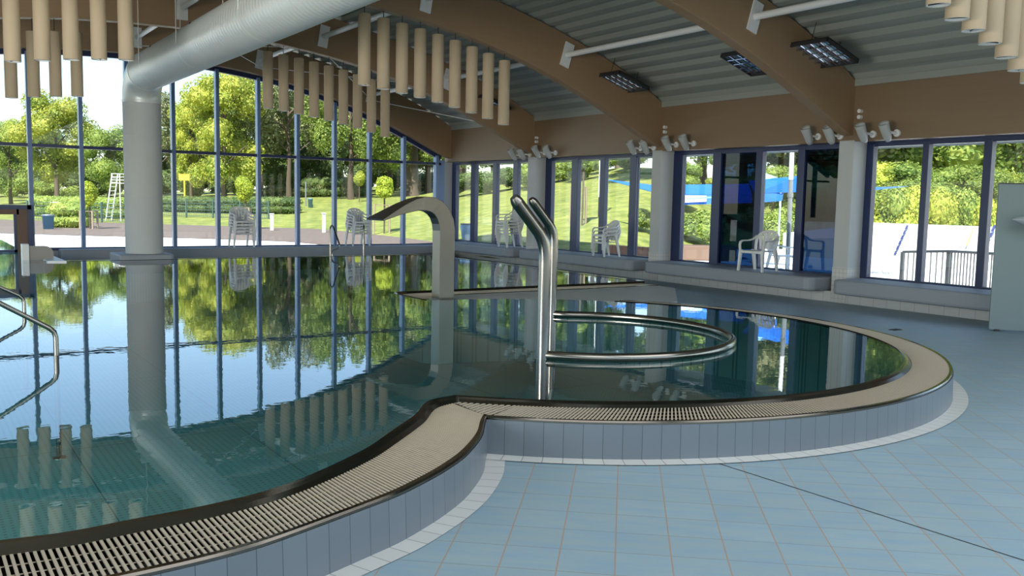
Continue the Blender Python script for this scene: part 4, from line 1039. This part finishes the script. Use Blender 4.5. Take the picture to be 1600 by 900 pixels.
def trunk_mesh(seed):
    g = np.random.default_rng(seed); mb = MB(); pts = [(0, 0, 0), (0.004, 0.003, 0.12), (-0.004, 0.0, 0.3), (0.006, 0.0, 0.5), (0.0, 0.004, 0.8)]
    mb.tube(pts, 0.02, 8, scale=[1.25, 1, 0.8, 0.55, 0.2])
    for k in range(6):
        a = g.uniform(0, 6.28); h = 0.28+0.07*k; r_ = 0.18
        mb.tube([(0, 0, h), (r_*0.5*math.cos(a), r_*0.5*math.sin(a), h+0.09), (r_*math.cos(a), r_*math.sin(a), h+0.16)], 0.009, 6, scale=[1, 0.7, 0.3])
    me = mb.mesh('tree_trunk_mesh'); me.materials.append(MAT['bark']); return me
TRUNK = [trunk_mesh(1), trunk_mesh(2)]
CM = {}
def crown_obj(kind, leaf, parent):
    key = (kind, leaf)
    if key not in CM:
        me = CROWN[kind].copy(); me.materials.clear(); me.materials.append(MAT[leaf]); CM[key] = me
    o = bpy.data.objects.new('crown', CM[key]); COL.objects.link(o); o.parent = parent; return o
def tree(px, D, ytop, kind, leaf, label, group=None, wide=1.0):
    p = gp(px, D); h = zpix(px, ytop, D)-p[2]
    t = empty('tree', tuple(p), random.uniform(0, 6.28), label, 'tree', group); t.scale = (h*wide, h*wide, h)
    tr = bpy.data.objects.new('trunk', TRUNK[int(px) % 2]); COL.objects.link(tr); tr.parent = t
    crown_obj(kind, leaf, t)
    return t
WOOD = 'trees of the wood behind the lawn'
WL = 'dense green tree in the wood behind the lawn beyond the gable glazing'
WR = 'trees of the bank beyond the right hand windows'
WRL = 'dense leafy tree on the bank beyond the right hand windows'
# distinct front trees seen through the gable
tree(20, 66, 186, 'round_a', 'leaf_mid', 'mid green tree at the far left seen through the gable')
tree(92, 64, 136, 'round_b', 'leaf_yellow', 'tall yellow green tree left of the duct', wide=1.0)
tree(172, 64, 190, 'round_b', 'leaf_mid', 'lower green tree just left of the duct')
tree(252, 72, 150, 'weep_b', 'leaf_olive', 'thin greyish tree just right of the duct')
tree(300, 70, 146, 'round_a', 'leaf_yellow', 'bright yellow green tree right of the duct', wide=0.62)
tree(352, 66, 112, 'round_a', 'leaf_yellow', 'yellow green tree behind the first chair stack')
tree(408, 74, 108, 'round_b', 'leaf_dark', 'dark tree behind the left tube row', )
tree(452, 70, 104, 'weep_b', 'leaf_olive', 'bare looking olive tree with a forked trunk')
tree(505, 78, 100, 'tall_a', 'leaf_dark', 'dark conifer like tree behind the ladder handles')
tree(548, 66, 96, 'weep_a', 'leaf_mid', 'drooping green willow behind the second chair stack', wide=1.05)
tree(608, 74, 92, 'round_a', 'leaf_mid', 'broad green tree behind the small lime tree')
tree(668, 70, 96, 'round_b', 'leaf_olive', 'large tree at the right end of the gable view', wide=1.15)
# the wood behind
for k, px in enumerate(range(-60, 720, 46)):
    yt = [210, 205, 190, 200, 228, 232, 210, 190, 165, 150, 150, 140, 130, 130, 128, 128, 128, 130][k]
    tree(px+random.uniform(-8, 8), 88+random.uniform(-4, 6), yt, ['round_a', 'round_b', 'tall_a'][k % 3], 'leaf_dark' if k % 2 else 'leaf_mid', WL, WOOD, 1.15)
for k, px in enumerate(range(722, 1010, 48)):
    tree(px, 60+random.uniform(-2, 6), 60+random.uniform(-10, 10), ['round_a', 'round_b'][k % 2], 'leaf_mid', WRL, WR, 1.25)
for k, px in enumerate(range(1030, 1700, 62)):
    tree(px, 46+random.uniform(-2, 4), -20+random.uniform(-15, 15), ['round_b', 'round_a'][k % 2], 'leaf_mid' if k % 3 else 'leaf_olive', WRL, WR, 1.3)
for k, px in enumerate(range(1056, 1720, 74)):
    tree(px, 37+random.uniform(-1, 2), 262+random.uniform(-14, 10), ['round_a', 'round_b'][k % 2], 'leaf_yellow' if k % 3 == 1 else 'leaf_mid', 'low bushy tree in front of the bank beyond the right hand windows', 'low bushy trees on the bank', 1.7)

# ---- shrubs and hedges
def bush_mesh(seed, n=9, count=4500, size=0.03):
    g = np.random.default_rng(seed); C_ = []; R_ = []
    for k in range(n):
        a = g.uniform(0, 6.28); r_ = g.uniform(0, 0.36); C_.append((r_*math.cos(a), r_*math.sin(a), g.uniform(0.25, 0.72))); s_ = g.uniform(0.18, 0.3); R_.append((s_, s_, s_))
    return leaves_mesh('bush_mesh', C_, R_, count, size, cores=0.7, seed=seed)
BUSH = [bush_mesh(21), bush_mesh(22)]; BM_ = {}
def bush(px, D, ytop, wpx, leaf, label, group=None, k=0, name='shrub'):
    p = gp(px, D); h = zpix(px, ytop, D)-p[2]; wd = wpx*D/FPX
    key = (k, leaf)
    if key not in BM_:
        me = BUSH[k].copy(); me.materials.clear(); me.materials.append(MAT[leaf]); BM_[key] = me
    o = bpy.data.objects.new(name, BM_[key]); COL.objects.link(o); o.location = tuple(p); o.scale = (wd, wd, h); o.rotation_euler = (0, 0, random.uniform(0, 6))
    return tag(o, label, 'shrub', group)
UG = 'shrubs at the foot of the wood'; UGL = 'green shrub at the foot of the wood behind the lawn'
for k, px in enumerate(range(-40, 720, 38)):
    bush(px, 80+random.uniform(-3, 3), 262+random.uniform(-16, 12), 70, 'leaf_dark' if k % 3 else 'leaf_mid', UGL, UG, k % 2)
for k, (px, yt) in enumerate([(30, 268), (75, 280), (118, 288), (430, 288), (470, 290), (510, 286), (545, 284), (685, 268), (655, 280)]):
    bush(px, 72, yt, 46, 'leaf_mid' if px < 400 else 'leaf_olive', ['broad dark shrub behind the blue barrel', 'rounded shrub left of the young tree', 'low shrub behind the hedge at left', 'sunlit shrub left of the lamp post', 'sunlit shrub right of the lamp post', 'shrub behind the dark hedge', 'shrub left of the small lime tree', 'shrub by the fence beside the big trunk', 'shrub behind the big trunk'][k], None, k % 2)
for k, px in enumerate(range(722, 1010, 36)):
    bush(px, 54+random.uniform(-2, 2), np.interp(px, [722, 850, 1000], [268, 250, 238]), 62, 'leaf_dark' if px < 830 else 'leaf_mid', 'shrub at the top of the grassy bank', 'shrubs at the top of the grassy bank', k % 2)
bush(1003, 30, 322, 58, 'leaf_mid', 'sunlit shrub above the timber palisade'); bush(1098, 31, 322, 90, 'leaf_mid', 'clipped shrub below the blue parasols'); bush(1075, 32, 330, 60, 'leaf_dark', 'darker shrub beside the third pillar')
bush(1215, 34, 318, 70, 'leaf_mid', 'shrub behind the outdoor lounger'); bush(425, 42, 358, 36, 'leaf_dark', 'small dark shrub by the first concrete post', k=1)
for k, px in enumerate(range(1340, 1640, 40)):
    bush(px, 34.5+random.uniform(-0.5, 0.5), 292+random.uniform(-18, 10), 74, ['leaf_yellow', 'leaf_mid', 'leaf_yellow'][k % 3], 'sunlit bush behind the white ramp', 'sunlit bushes behind the white ramp', k % 2)
def hedge(pxa, Da, pxb, Db, h, dpt, leaf, label, seed):
    a, b = gp(pxa, Da), gp(pxb, Db); L = math.hypot(b[0]-a[0], b[1]-a[1]); n = max(3, int(L/0.7)); C_ = []; R_ = []
    for k in range(n):
        t = (k+0.5)/n
        for zz in (0.28, 0.72): C_.append((L*t, 0, h*zz+(b[2]-a[2])*t)); R_.append((0.62, dpt*0.55, h*0.34))
    me = leaves_mesh('hedge_mesh', C_, R_, int(900*n), 0.055, cores=0.85, seed=seed); me.materials.append(MAT[leaf])
    o = bpy.data.objects.new('hedge', me); COL.objects.link(o); o.location = tuple(a); o.rotation_euler = (0, 0, math.atan2(b[1]-a[1], b[0]-a[0]))
    return tag(o, label, 'hedge')
hedge(250, 58, 462, 53, 0.95, 1.6, 'leaf_dark', 'long clipped dark hedge across the lawn right of the duct', 31)
hedge(478, 72, 572, 70, 1.5, 1.8, 'leaf_dark', 'dark clipped hedge behind the blue lawn bin', 32)
hedge(90, 40, 128, 40, 1.15, 1.4, 'leaf_mid', 'square clipped hedge beside the blue barrel', 33)
hedge(55, 52, 200, 50, 1.15, 1.5, 'leaf_mid', 'long hedge behind the wire fence left of the duct', 34)

# ---- young trees with stakes
def young_tree(px, D, ytop, ycrown, wpx, stakes, label, leaf='leaf_lime'):
    p = gp(px, D); t = empty('young_tree', tuple(p), 0, label, 'tree')
    zt_, zc = zpix(px, ytop, D)-p[2], zpix(px, ycrown, D)-p[2]; r_ = wpx*D/FPX/2
    g = np.random.default_rng(int(px)); C_ = [(g.uniform(-.3, .3)*r_, g.uniform(-.3, .3)*r_, zc+(zt_-zc)*q) for q in (0.3, 0.45, 0.55, 0.7)]; R_ = [(r_*0.8, r_*0.8, (zt_-zc)*0.36)]*4
    me = leaves_mesh('young_crown', C_, R_, 2600, 0.045, cores=0.75, seed=int(px)); me.materials.append(MAT[leaf]); o = bpy.data.objects.new('crown', me); COL.objects.link(o); o.parent = t
    mb = MB(); mb.tube([(0, 0, 0), (0.01, 0, zc*0.6), (0, 0, zc+0.2)], 0.035, 8); mb.build('trunk', MAT['bark'], t)
    for k in range(stakes):
        a = 2.1*k+0.6; mb = MB(); mb.tube([(0.42*math.cos(a), 0.42*math.sin(a), 0), (0.40*math.cos(a), 0.40*math.sin(a), min(1.35, zc*0.8))], 0.04, 8); mb.build('stake', MAT['stake'], t)
    if stakes >= 3:
        mb = MB(); zz = min(1.3, zc*0.78); pp = [(0.41*math.cos(2.1*k+0.6), 0.41*math.sin(2.1*k+0.6), zz) for k in range(3)]
        mb.tube(pp, 0.03, 6, closed=True); mb.build('stake_rail', MAT['stake'], t)
    return t
young_tree(600, 37, 277, 308, 34, 3, 'small round lime green tree tied to three stakes on the lawn')
young_tree(384, 41, 277, 315, 30, 3, 'small round lime tree behind the first chair stack')
young_tree(142, 39, 285, 322, 28, 3, 'small lime tree behind the wire fence left of the duct')
young_tree(561, 62, 268, 290, 18, 0, 'thin yellow leaved sapling behind the ladder handles', 'leaf_yellow')
young_tree(908, 31, 240, 262, 30, 2, 'staked sapling on the bank behind the middle window', 'leaf_mid')

# big trunk near the right end
p = gp(641, 68); bt = empty('tree', tuple(p), 0, 'thick bare tree trunk on the lawn edge by the fence', 'tree')
mb = MB(); mb.tube([(0, 0, -0.1), (0, 0, 0.6), (0.05, 0, 3.2), (0.0, 0, 7.0)], 0.55, 12, scale=[1.3, 1.0, 0.85, 0.6]); mb.build('trunk', MAT['bark'], bt)
crown_obj('round_a', 'leaf_mid', bt).scale = (9.5, 9.5, 11.5)

# ---- fences, posts, bins, boards
def wire_fence(pxa, Da, pxb, Db, h, label, nb_=14, posts=4):
    a, b = gp(pxa, Da), gp(pxb, Db); L = math.hypot(b[0]-a[0], b[1]-a[1]); t = empty('wire_fence', tuple(a), math.atan2(b[1]-a[1], b[0]-a[0]), label, 'fence')
    mb = MB(); nv = int(L/0.14)
    for k in range(nv): mb.box(k*L/nv-0.006, k*L/nv+0.006, -0.006, 0.006, 0.08, h)
    for k in range(6): mb.box(0, L, -0.008, 0.008, 0.1+k*(h-0.12)/5, 0.125+k*(h-0.12)/5)
    mb.build('wire_panel', MAT['fence'], t)
    for k in range(posts+1):
        mb = MB(); x = L*k/posts; mb.box(x-0.035, x+0.035, -0.035, 0.035, 0, h+0.08); mb.build('fence_post', MAT['fence'], t)
wire_fence(45, 47.5, 200, 46, 1.0, 'dark green wire mesh fence in front of the hedge left of the duct')
wire_fence(252, 52, 420, 49, 1.0, 'dark green wire mesh fence in front of the long hedge right of the duct')
wire_fence(630, 78, 720, 74, 2.6, 'tall pale wire fence behind the big trunk')
for px, yt, l in ((425, 335, 'left white concrete post at the lawn edge behind the gable'), (506, 334, 'right white concrete post at the lawn edge behind the gable')):
    D = np.interp(px, TH_X, D0_T)-1.0; p = gp(px, D); mb = MB(); h = zpix(px, yt, D)-p[2]; mb.box(-0.06, 0.06, -0.06, 0.06, 0, h); mb.prism([(-0.08, -0.08), (0.08, -0.08), (0.08, 0.08), (-0.08, 0.08)], h, h+0.05)
    o = mb.build('fence_post', MAT['concrete']); o.location = tuple(p); tag(o, l, 'post')
def bin_(px, D, ytop, ybot, wpx, m, label, name='waste_bin', lid=None):
    p = gp(px, D); z0, z1 = zpix(px, ybot, D), zpix(px, ytop, D); h = z1-z0; r_ = wpx*D/FPX/2
    t = empty(name, (p[0], p[1], max(z0, p[2])), 0, label, 'bin')
    mb = MB(); mb.lathe([(0, 0), (r_*0.8, 0), (r_*0.95, h*0.9), (r_, h*0.9), (r_, h*0.94), (r_*0.9, h*0.94), (r_*0.85, h*0.5)], 20); mb.build('body', m, t)
    mb = MB(); mb.lathe([(r_*1.03, h*0.93), (r_*1.03, h), (0.0, h*1.02)], 20); mb.build('lid', lid or m, t); return t
bin_(77, 38, 336, 360, 18, MAT['bin_blue'], 'blue barrel standing at the gravel edge left of the duct', 'barrel', MAT['galv'])
b = bin_(485, 58, 310, 324, 8, MAT['bin_blue'], 'blue litter bin on a post out on the lawn')
mb = MB(); mb.tube([(0.16, 0, -0.35), (0.16, 0, 0.2)], 0.03, 8); mb.build('bin_post', MAT['galv'], b)
# bag holder by the corner window
p = gp(728, 29); t = empty('litter_stand', tuple(p), 0, 'litter stand with a pale blue bag outside the corner window', 'litter stand')
zt_ = zpix(728, 351, 29)-p[2]
mb = MB(); mb.lathe([(0.19, zt_), (0.21, zt_+0.02), (0.19, zt_+0.04), (0.17, zt_+0.02), (0.19, zt_)], 20); mb.build('hoop', MAT['galv'], t)
mb = MB(); mb.lathe([(0.18, zt_), (0.21, zt_-0.06), (0.17, zt_*0.6), (0.15, zt_*0.35), (0.10, zt_*0.15), (0.0, zt_*0.12)], 18); mb.build('bag', MAT['bag_blue'], t)
mb = MB(); mb.tube([(0.24, 0, 0), (0.24, 0, zt_+0.03)], 0.02, 8); mb.build('stand_post', MAT['galv'], t)
# yellow board, lamp post, pole, slide tower, red lifebuoy box
p = gp(290, 60); t = empty('basketball_board', tuple(p), 0, 'yellow board on a yellow post right of the duct', 'board')
h = zpix(290, 282, 60)-p[2]
bd = Vector((cyw, -syw, 0)); mb = MB(); mb.tube([(0, 0, 0), (0, 0, h)], 0.06, 8); mb.build('board_post', MAT['yellow'], t)
mb = MB(); c = bd*0.36; mb.hexa([(-c.x*1.0, -c.y, h), (c.x, c.y, h), (c.x-0.03, c.y-0.05, h), (-c.x-0.03, -c.y-0.05, h), (-c.x, -c.y, h+0.42), (c.x, c.y, h+0.42), (c.x-0.03, c.y-0.05, h+0.42), (-c.x-0.03, -c.y-0.05, h+0.42)]); mb.build('board_plate', MAT['yellow'], t)
p = gp(478, 60); mb = MB(); mb.tube([(0, 0, 0), (0, 0, zpix(478, 284, 60)-p[2])], 0.05, 8); o = mb.build('lamp_post', MAT['galv']); o.location = tuple(p); tag(o, 'slim pale post on the lawn left of the blue litter bin', 'post')
p = gp(934, 33); h = zpix(934, 240, 33)-p[2]; t = empty('flag_pole', tuple(p), 0, 'pole white above and dark below on the grassy bank', 'pole')
mb = MB(); hm = zpix(936, 308, 33)-p[2]; mb.tube([(0, 0, 0), (0, 0, hm)], 0.045, 10); mb.build('lower_pole', MAT['dark'], t)
mb = MB(); mb.tube([(0, 0, hm), (0, 0, h+1.5)], 0.045, 10); mb.build('upper_pole', MAT['white_metal'], t)
p = gp(187, 48); t = empty('slide_tower', tuple(p), -YAW, 'white steel ladder frame of a diving tower beside the duct', 'tower')
h = zpix(187, 272, 48)-p[2]
for s in (-0.35, 0.35):
    mb = MB(); mb.tube([(-0.55, s, 0), (-0.15, s, h)], 0.035, 8); mb.build('ladder_leg', MAT['white_metal'], t)
    mb = MB(); mb.tube([(0.25, s, 0), (0.25, s, h)], 0.03, 8); mb.build('tower_post', MAT['white_metal'], t)
mb = MB()
for k in range(10): zz = h*(k+1)/11; xx = -0.55+0.4*(k+1)/11; mb.tube([(xx, -0.35, zz), (xx, 0.35, zz)], 0.022, 6)
for k in range(4): zz = h*(0.8+0.066*k); mb.tube([(-0.2, -0.35, zz), (0.6, -0.35, zz)], 0.02, 6)
mb.build('rungs', MAT['white_metal'], t)
p = gp(89, 46); t = empty('lifebuoy_box', tuple(p), -YAW, 'red and white box on a post behind the blue barrel', 'box'); h = zpix(89, 327, 46)-p[2]
mb = MB(); mb.box(-0.05, 0.05, -0.05, 0.05, 0, h); mb.build('box_post', MAT['fence'], t)
mb = MB(); mb.box(-0.14, 0.12, -0.1, 0.1, h, h+0.34); mb.build('red_box', MAT['red'], t)
mb = MB(); mb.box(0.12, 0.24, -0.09, 0.09, h+0.02, h+0.3); mb.build('white_flap', MAT['white_metal'], t)
mb = MB(); mb.box(-0.18, 0.26, -0.13, 0.13, h+0.34, h+0.38); mb.build('box_roof', MAT['white_metal'], t)

# ---- palisade of logs
a, b = at(955, 398, 23.0), at(1018, 402, 22.0)
N_L = 9
LO = ['leftmost', 'second', 'third', 'fourth', 'fifth', 'sixth', 'seventh', 'eighth', 'rightmost']
lg = None
for k in range(N_L):
    q = a+(b-a)*k/(N_L-1); zt_ = 0.55
    if lg is None:
        mb = MB(); mb.lathe([(0.0, -0.3), (0.115, -0.3), (0.115, 0.50), (0.10, 0.52), (0.0, 0.52)], 16); lg = mb.build('palisade_log', MAT['log']); o = lg
    else: o = lg.copy(); COL.objects.link(o)
    o.location = (q[0], q[1], GZ); tag(o, '%s upright timber log of the palisade outside the middle window' % LO[k], 'log', 'timber logs of the palisade')
mb = MB(); c = gp(1098, 26); mb.box(-0.9, 0.9, -0.35, 0.35, 0, 0.42); o = mb.build('planter', MAT['brown_board'], None, 0.03); o.location = (c[0], c[1], GZ); o.rotation_euler = (0, 0, -YAW); tag(o, 'low dark brown timber planter outside the tinted windows', 'planter')

# ---- blue awnings / parasols
def cloth(name, quads, m, label, cat='awning', thick=0.02):
    mb = MB(); n = len(quads)
    mb.v = [tuple(p) for p in quads]; mb.f = [tuple(range(n))]; mb.sm = [False]
    o = mb.build(name, m); s = o.modifiers.new('thickness', 'SOLIDIFY'); s.thickness = thick; return tag(o, label, cat)
DA = 27.0
cloth('sun_sail', [at(945, 280, 31), at(1066, 312, 27), at(1062, 294, 27.5), at(1030, 290, 28.5)], MAT['blue_cloth'], 'pointed blue sun sail tip stretching left behind the third pillar', 'sun sail')
par = empty('parasol', tuple(gp(1110, 27)), 0, 'wide blue parasol with a pale printed valance seen left of the tinted pane', 'parasol')
def child_poly(name, pts, m, parent, th=0.02):
    mb = MB(); L0 = Vector(parent.location); mb.v = [tuple(Vector(p)-L0) for p in pts]; mb.f = [tuple(range(len(pts)))]; mb.sm = [False]; o = mb.build(name, m, parent); s = o.modifiers.new('thickness', 'SOLIDIFY'); s.thickness = th; return o
child_poly('canopy', [at(1040, 290, 27), at(1170, 288, 26), at(1175, 306, 25.2), at(1040, 304, 26)], MAT['blue_cloth'], par)
child_poly('valance', [at(1040, 303.5, 26), at(1175, 306, 25.2), at(1175, 317, 25.2), at(1105, 319, 25.6), at(1040, 321, 26)], MAT['blue_cloth'], par)
child_poly('printed_panel', [at(1042, 304.5, 25.9), at(1104, 306, 25.5), at(1104, 315, 25.5), at(1042, 318, 25.9)], MAT['white_cloth'], par, 0.01)
child_poly('print_stripe', [at(1072, 309.5, 25.5), at(1112, 307, 25.3), at(1118, 309, 25.3), at(1075, 311.5, 25.5)], MAT['cyan_cloth'], par, 0.008)
mb = MB(); L0 = Vector(par.location); mb.tube([(0, 0, 0), (0, 0, 2.4)], 0.025, 8); mb.build('mast', MAT['white_metal'], par)
par2 = empty('parasol', tuple(gp(1215, 24)), 0, 'blue parasol with a white lettered valance seen over the single chair', 'parasol')
child_poly('canopy', [at(1170, 283, 24), at(1236, 277, 23), at(1252, 275, 22.6), at(1252, 300, 22.6), at(1180, 303, 23.5)], MAT['blue_cloth'], par2)
child_poly('valance', [at(1180, 303, 23.4), at(1224, 302, 23.0), at(1222, 314, 23.0), at(1180, 317, 23.4)], MAT['blue_cloth'], par2)
child_poly('peak', [at(1180, 266, 24.3), at(1214, 277.5, 24), at(1182, 284, 24.1)], MAT['cyan_cloth'], par2)
mb = MB(); mb.tube([(0, 0, 0), (0, 0, 2.3)], 0.025, 8); mb.build('mast', MAT['white_metal'], par2)
tx = bpy.data.curves.new('lettering', 'FONT'); tx.body = 'R'; tx.size = 0.22; tx.extrude = 0.003
def text_on(body, px, py, D, size, parent):
    tx = bpy.data.curves.new('lettering', 'FONT'); tx.body = body; tx.size = size; tx.extrude = 0.002
    o = bpy.data.objects.new('lettering', tx); COL.objects.link(o); dg = bpy.context.evaluated_depsgraph_get(); me = bpy.data.meshes.new_from_object(o.evaluated_get(dg)); bpy.data.objects.remove(o)
    o = link('lettering', me, MAT['white_cloth'], parent); p = Vector(at(px, py, D))-Vector(parent.location)
    R3 = Matrix(((_r[0], _u[0], -_f[0]), (_r[1], _u[1], -_f[1]), (_r[2], _u[2], -_f[2])))
    o.matrix_local = Matrix.Translation(p) @ R3.to_4x4(); return o
text_on('R', 1187.5, 312.5, 23.2, 0.17, par2)
cloth('sun_sail', [at(1350, 293, 25), at(1350, 299, 25), at(1420, 291, 28)], MAT['blue_cloth'], 'pointed blue sun sail tip right of the fourth pillar', 'sun sail')
# steel mast in front
p = gp(1238, 20); mb = MB(); 
t = empty('awning_mast', tuple(p), 0, 'tall slanting steel mast outside the window right of the single chair', 'mast')
top = Vector(at(1238, 225, 20))-Vector(p); bot = Vector(at(1230, 425, 20))-Vector(p); bot.z = max(bot.z, -0.1)
mid = bot+(top-bot)*0.72
mb.tube([bot, mid], 0.05, 12); mb.build('lower_mast', MAT['galv'], t)
mb = MB(); mb.tube([mid, top+(top-bot)*0.3], 0.05, 12); mb.build('upper_mast', MAT['white_metal'], t)
mb = MB(); q = bot+(top-bot)*0.6; mb.tube([q-Vector((0, 0, 0.05)), q+Vector((0, 0, 0.05))], 0.065, 12); mb.build('collar', MAT['galv'], t)
# outdoor white wall, pool and lounger
a, b = at(1222, 405, 30), at(1312, 384, 27.6)
mb = MB(); mb.hexa([(a[0], a[1], 0), (b[0], b[1], 0), (b[0]+0.2, b[1]+0.15, 0), (a[0]+0.2, a[1]+0.15, 0), (a[0], a[1], zpix(1222, 364, 30)), (b[0], b[1], zpix(1312, 355, 27.6)), (b[0]+0.2, b[1]+0.15, zpix(1312, 355, 27.6)), (a[0]+0.2, a[1]+0.15, zpix(1222, 364, 30))])
tag(mb.build('garden_wall', MAT['concrete']), 'white outdoor wall behind the steel mast', 'wall')
c = gp(1212, 21); mb = MB(); mb.box(-1.8, 1.0, -0.6, 1.2, -0.02, 0.03); o = mb.build('paddling_pool', MAT['outdoor_pool']); o.location = (c[0], c[1], GZ); tag(o, 'pale blue outdoor pool glimpsed under the single chair', 'pool')
lo = put_chair(*(gp(1221, 19.5)[:2]), GZ+0.12, math.radians(60), 'white outdoor chair glimpsed behind the steel mast', None, 1.05)

# ---- white ramp with dashed marks and railing
D_R = 26.0
def rampz(px, py, D): return at(px, py, D)
r0 = [at(1340, 403, 25.7), at(1720, 412, 22.5), at(1720, 360, 29.5), at(1340, 347, 32.6)]
mb = MB(); mb.v = [tuple(p) for p in r0]+[(p[0], p[1], 0.0) for p in r0]
mb.f = [(0, 1, 2, 3), (4, 7, 6, 5), (0, 4, 5, 1), (1, 5, 6, 2), (2, 6, 7, 3), (3, 7, 4, 0)]; mb.sm = [False]*6
rampo = mb.build('slide_ramp', MAT['concrete']); tag(rampo, 'broad white sloping ramp outside the right hand window', 'ramp')
rn = (Vector(r0[1])-Vector(r0[0])).cross(Vector(r0[3])-Vector(r0[0])).normalized()
if rn.z < 0: rn = -rn
def on_ramp(px, py, lift=0.006):
    d = Vector(ray(px, py)); o_ = Vector(CAM); t_ = (Vector(r0[0])-o_).dot(rn)/d.dot(rn); return o_+d*t_+rn*lift
def mark(p, q, w_px, m, label, n=1, gap=0.2):
    mb = MB()
    for k in range(n):
        f0, f1 = k/n, (k+1-gap)/n
        A_, B_ = (p[0]+(q[0]-p[0])*f0, p[1]+(q[1]-p[1])*f0), (p[0]+(q[0]-p[0])*f1, p[1]+(q[1]-p[1])*f1)
        vs = [on_ramp(A_[0]-w_px/2, A_[1]), on_ramp(A_[0]+w_px/2, A_[1]), on_ramp(B_[0]+w_px/2, B_[1]), on_ramp(B_[0]-w_px/2, B_[1])]
        mb.add(vs, [(0, 1, 2, 3)])
    o = mb.build('ramp_marking', m, rampo); o['label'] = label; return o
mark((1398, 398), (1419, 350), 4, MAT['slide_blue'], 'dashed navy line on the ramp', 6, 0.28)
mark((1538, 386), (1556, 350), 5, MAT['slide_blue'], 'dashed navy line on the ramp', 3, 0.15)
mark((1436, 392), (1447, 352), 2, MAT['yellow_line'], 'pale yellow line on the ramp', 1, 0)
mark((1510, 384), (1522, 354), 2, MAT['yellow_line'], 'pale yellow line on the ramp', 1, 0)
def railing(pts, h, label):
    P = [Vector(p) for p in pts]; t = empty('railing', tuple(P[0]), 0, label, 'railing')
    for i, p in enumerate(P):
        mb = MB(); q = p-P[0]; mb.box(q.x-0.035, q.x+0.035, q.y-0.035, q.y+0.035, q.z, q.z+h); mb.build('post', MAT['rail_dark'], t)
    for i in range(len(P)-1):
        a_, b_ = P[i]-P[0], P[i+1]-P[0]; up = Vector((0, 0, h)); mb = MB()
        mb.tube([a_+up, b_+up], 0.028, 8); mb.build('top_rail', MAT['rail_dark'], t)
        mb = MB(); mb.tube([a_+up*0.12, b_+up*0.12], 0.02, 6); mb.build('bottom_rail', MAT['rail_dark'], t)
        nb_ = max(2, int((b_-a_).length/0.13))
        for k in range(1, nb_):
            q = a_+(b_-a_)*k/nb_; mb = MB(); mb.box(q.x-0.009, q.x+0.009, q.y-0.009, q.y+0.009, q.z+0.1, q.z+h); mb.build('baluster', MAT['rail_dark'], t)
    return t
hR = 0.95
def rp_(px, py, D): p = at(px, py, D); return (p[0], p[1], p[2]-hR)
railing([rp_(1411, 393.5, 19.5), rp_(1483, 392.5, 18.6), rp_(1562, 397, 16.6), rp_(1640, 402, 15.5)], hR, 'dark grey metal railing in front of the white ramp')
c = gp(1378, 22); t = empty('garden_table', (c[0], c[1], GZ), 0, 'round white outdoor table left of the dark railing', 'table'); zt_ = zpix(1378, 410, 22)-GZ
mb = MB(); mb.lathe([(0, zt_-0.03), (0.36, zt_-0.03), (0.38, zt_-0.01), (0.36, zt_), (0, zt_)], 24); mb.build('table_top', MAT['plastic'], t)
mb = MB()
for k in range(4):
    a = k*math.pi/2+0.5; mb.tube([(0.12*math.cos(a), 0.12*math.sin(a), zt_-0.03), (0.20*math.cos(a), 0.20*math.sin(a), 0)], 0.035, 8)
mb.build('pedestal', MAT['plastic'], t)

# remove the unused text curve and any stray data
for c_ in [c for c in bpy.data.curves if c.users == 0]: bpy.data.curves.remove(c_)
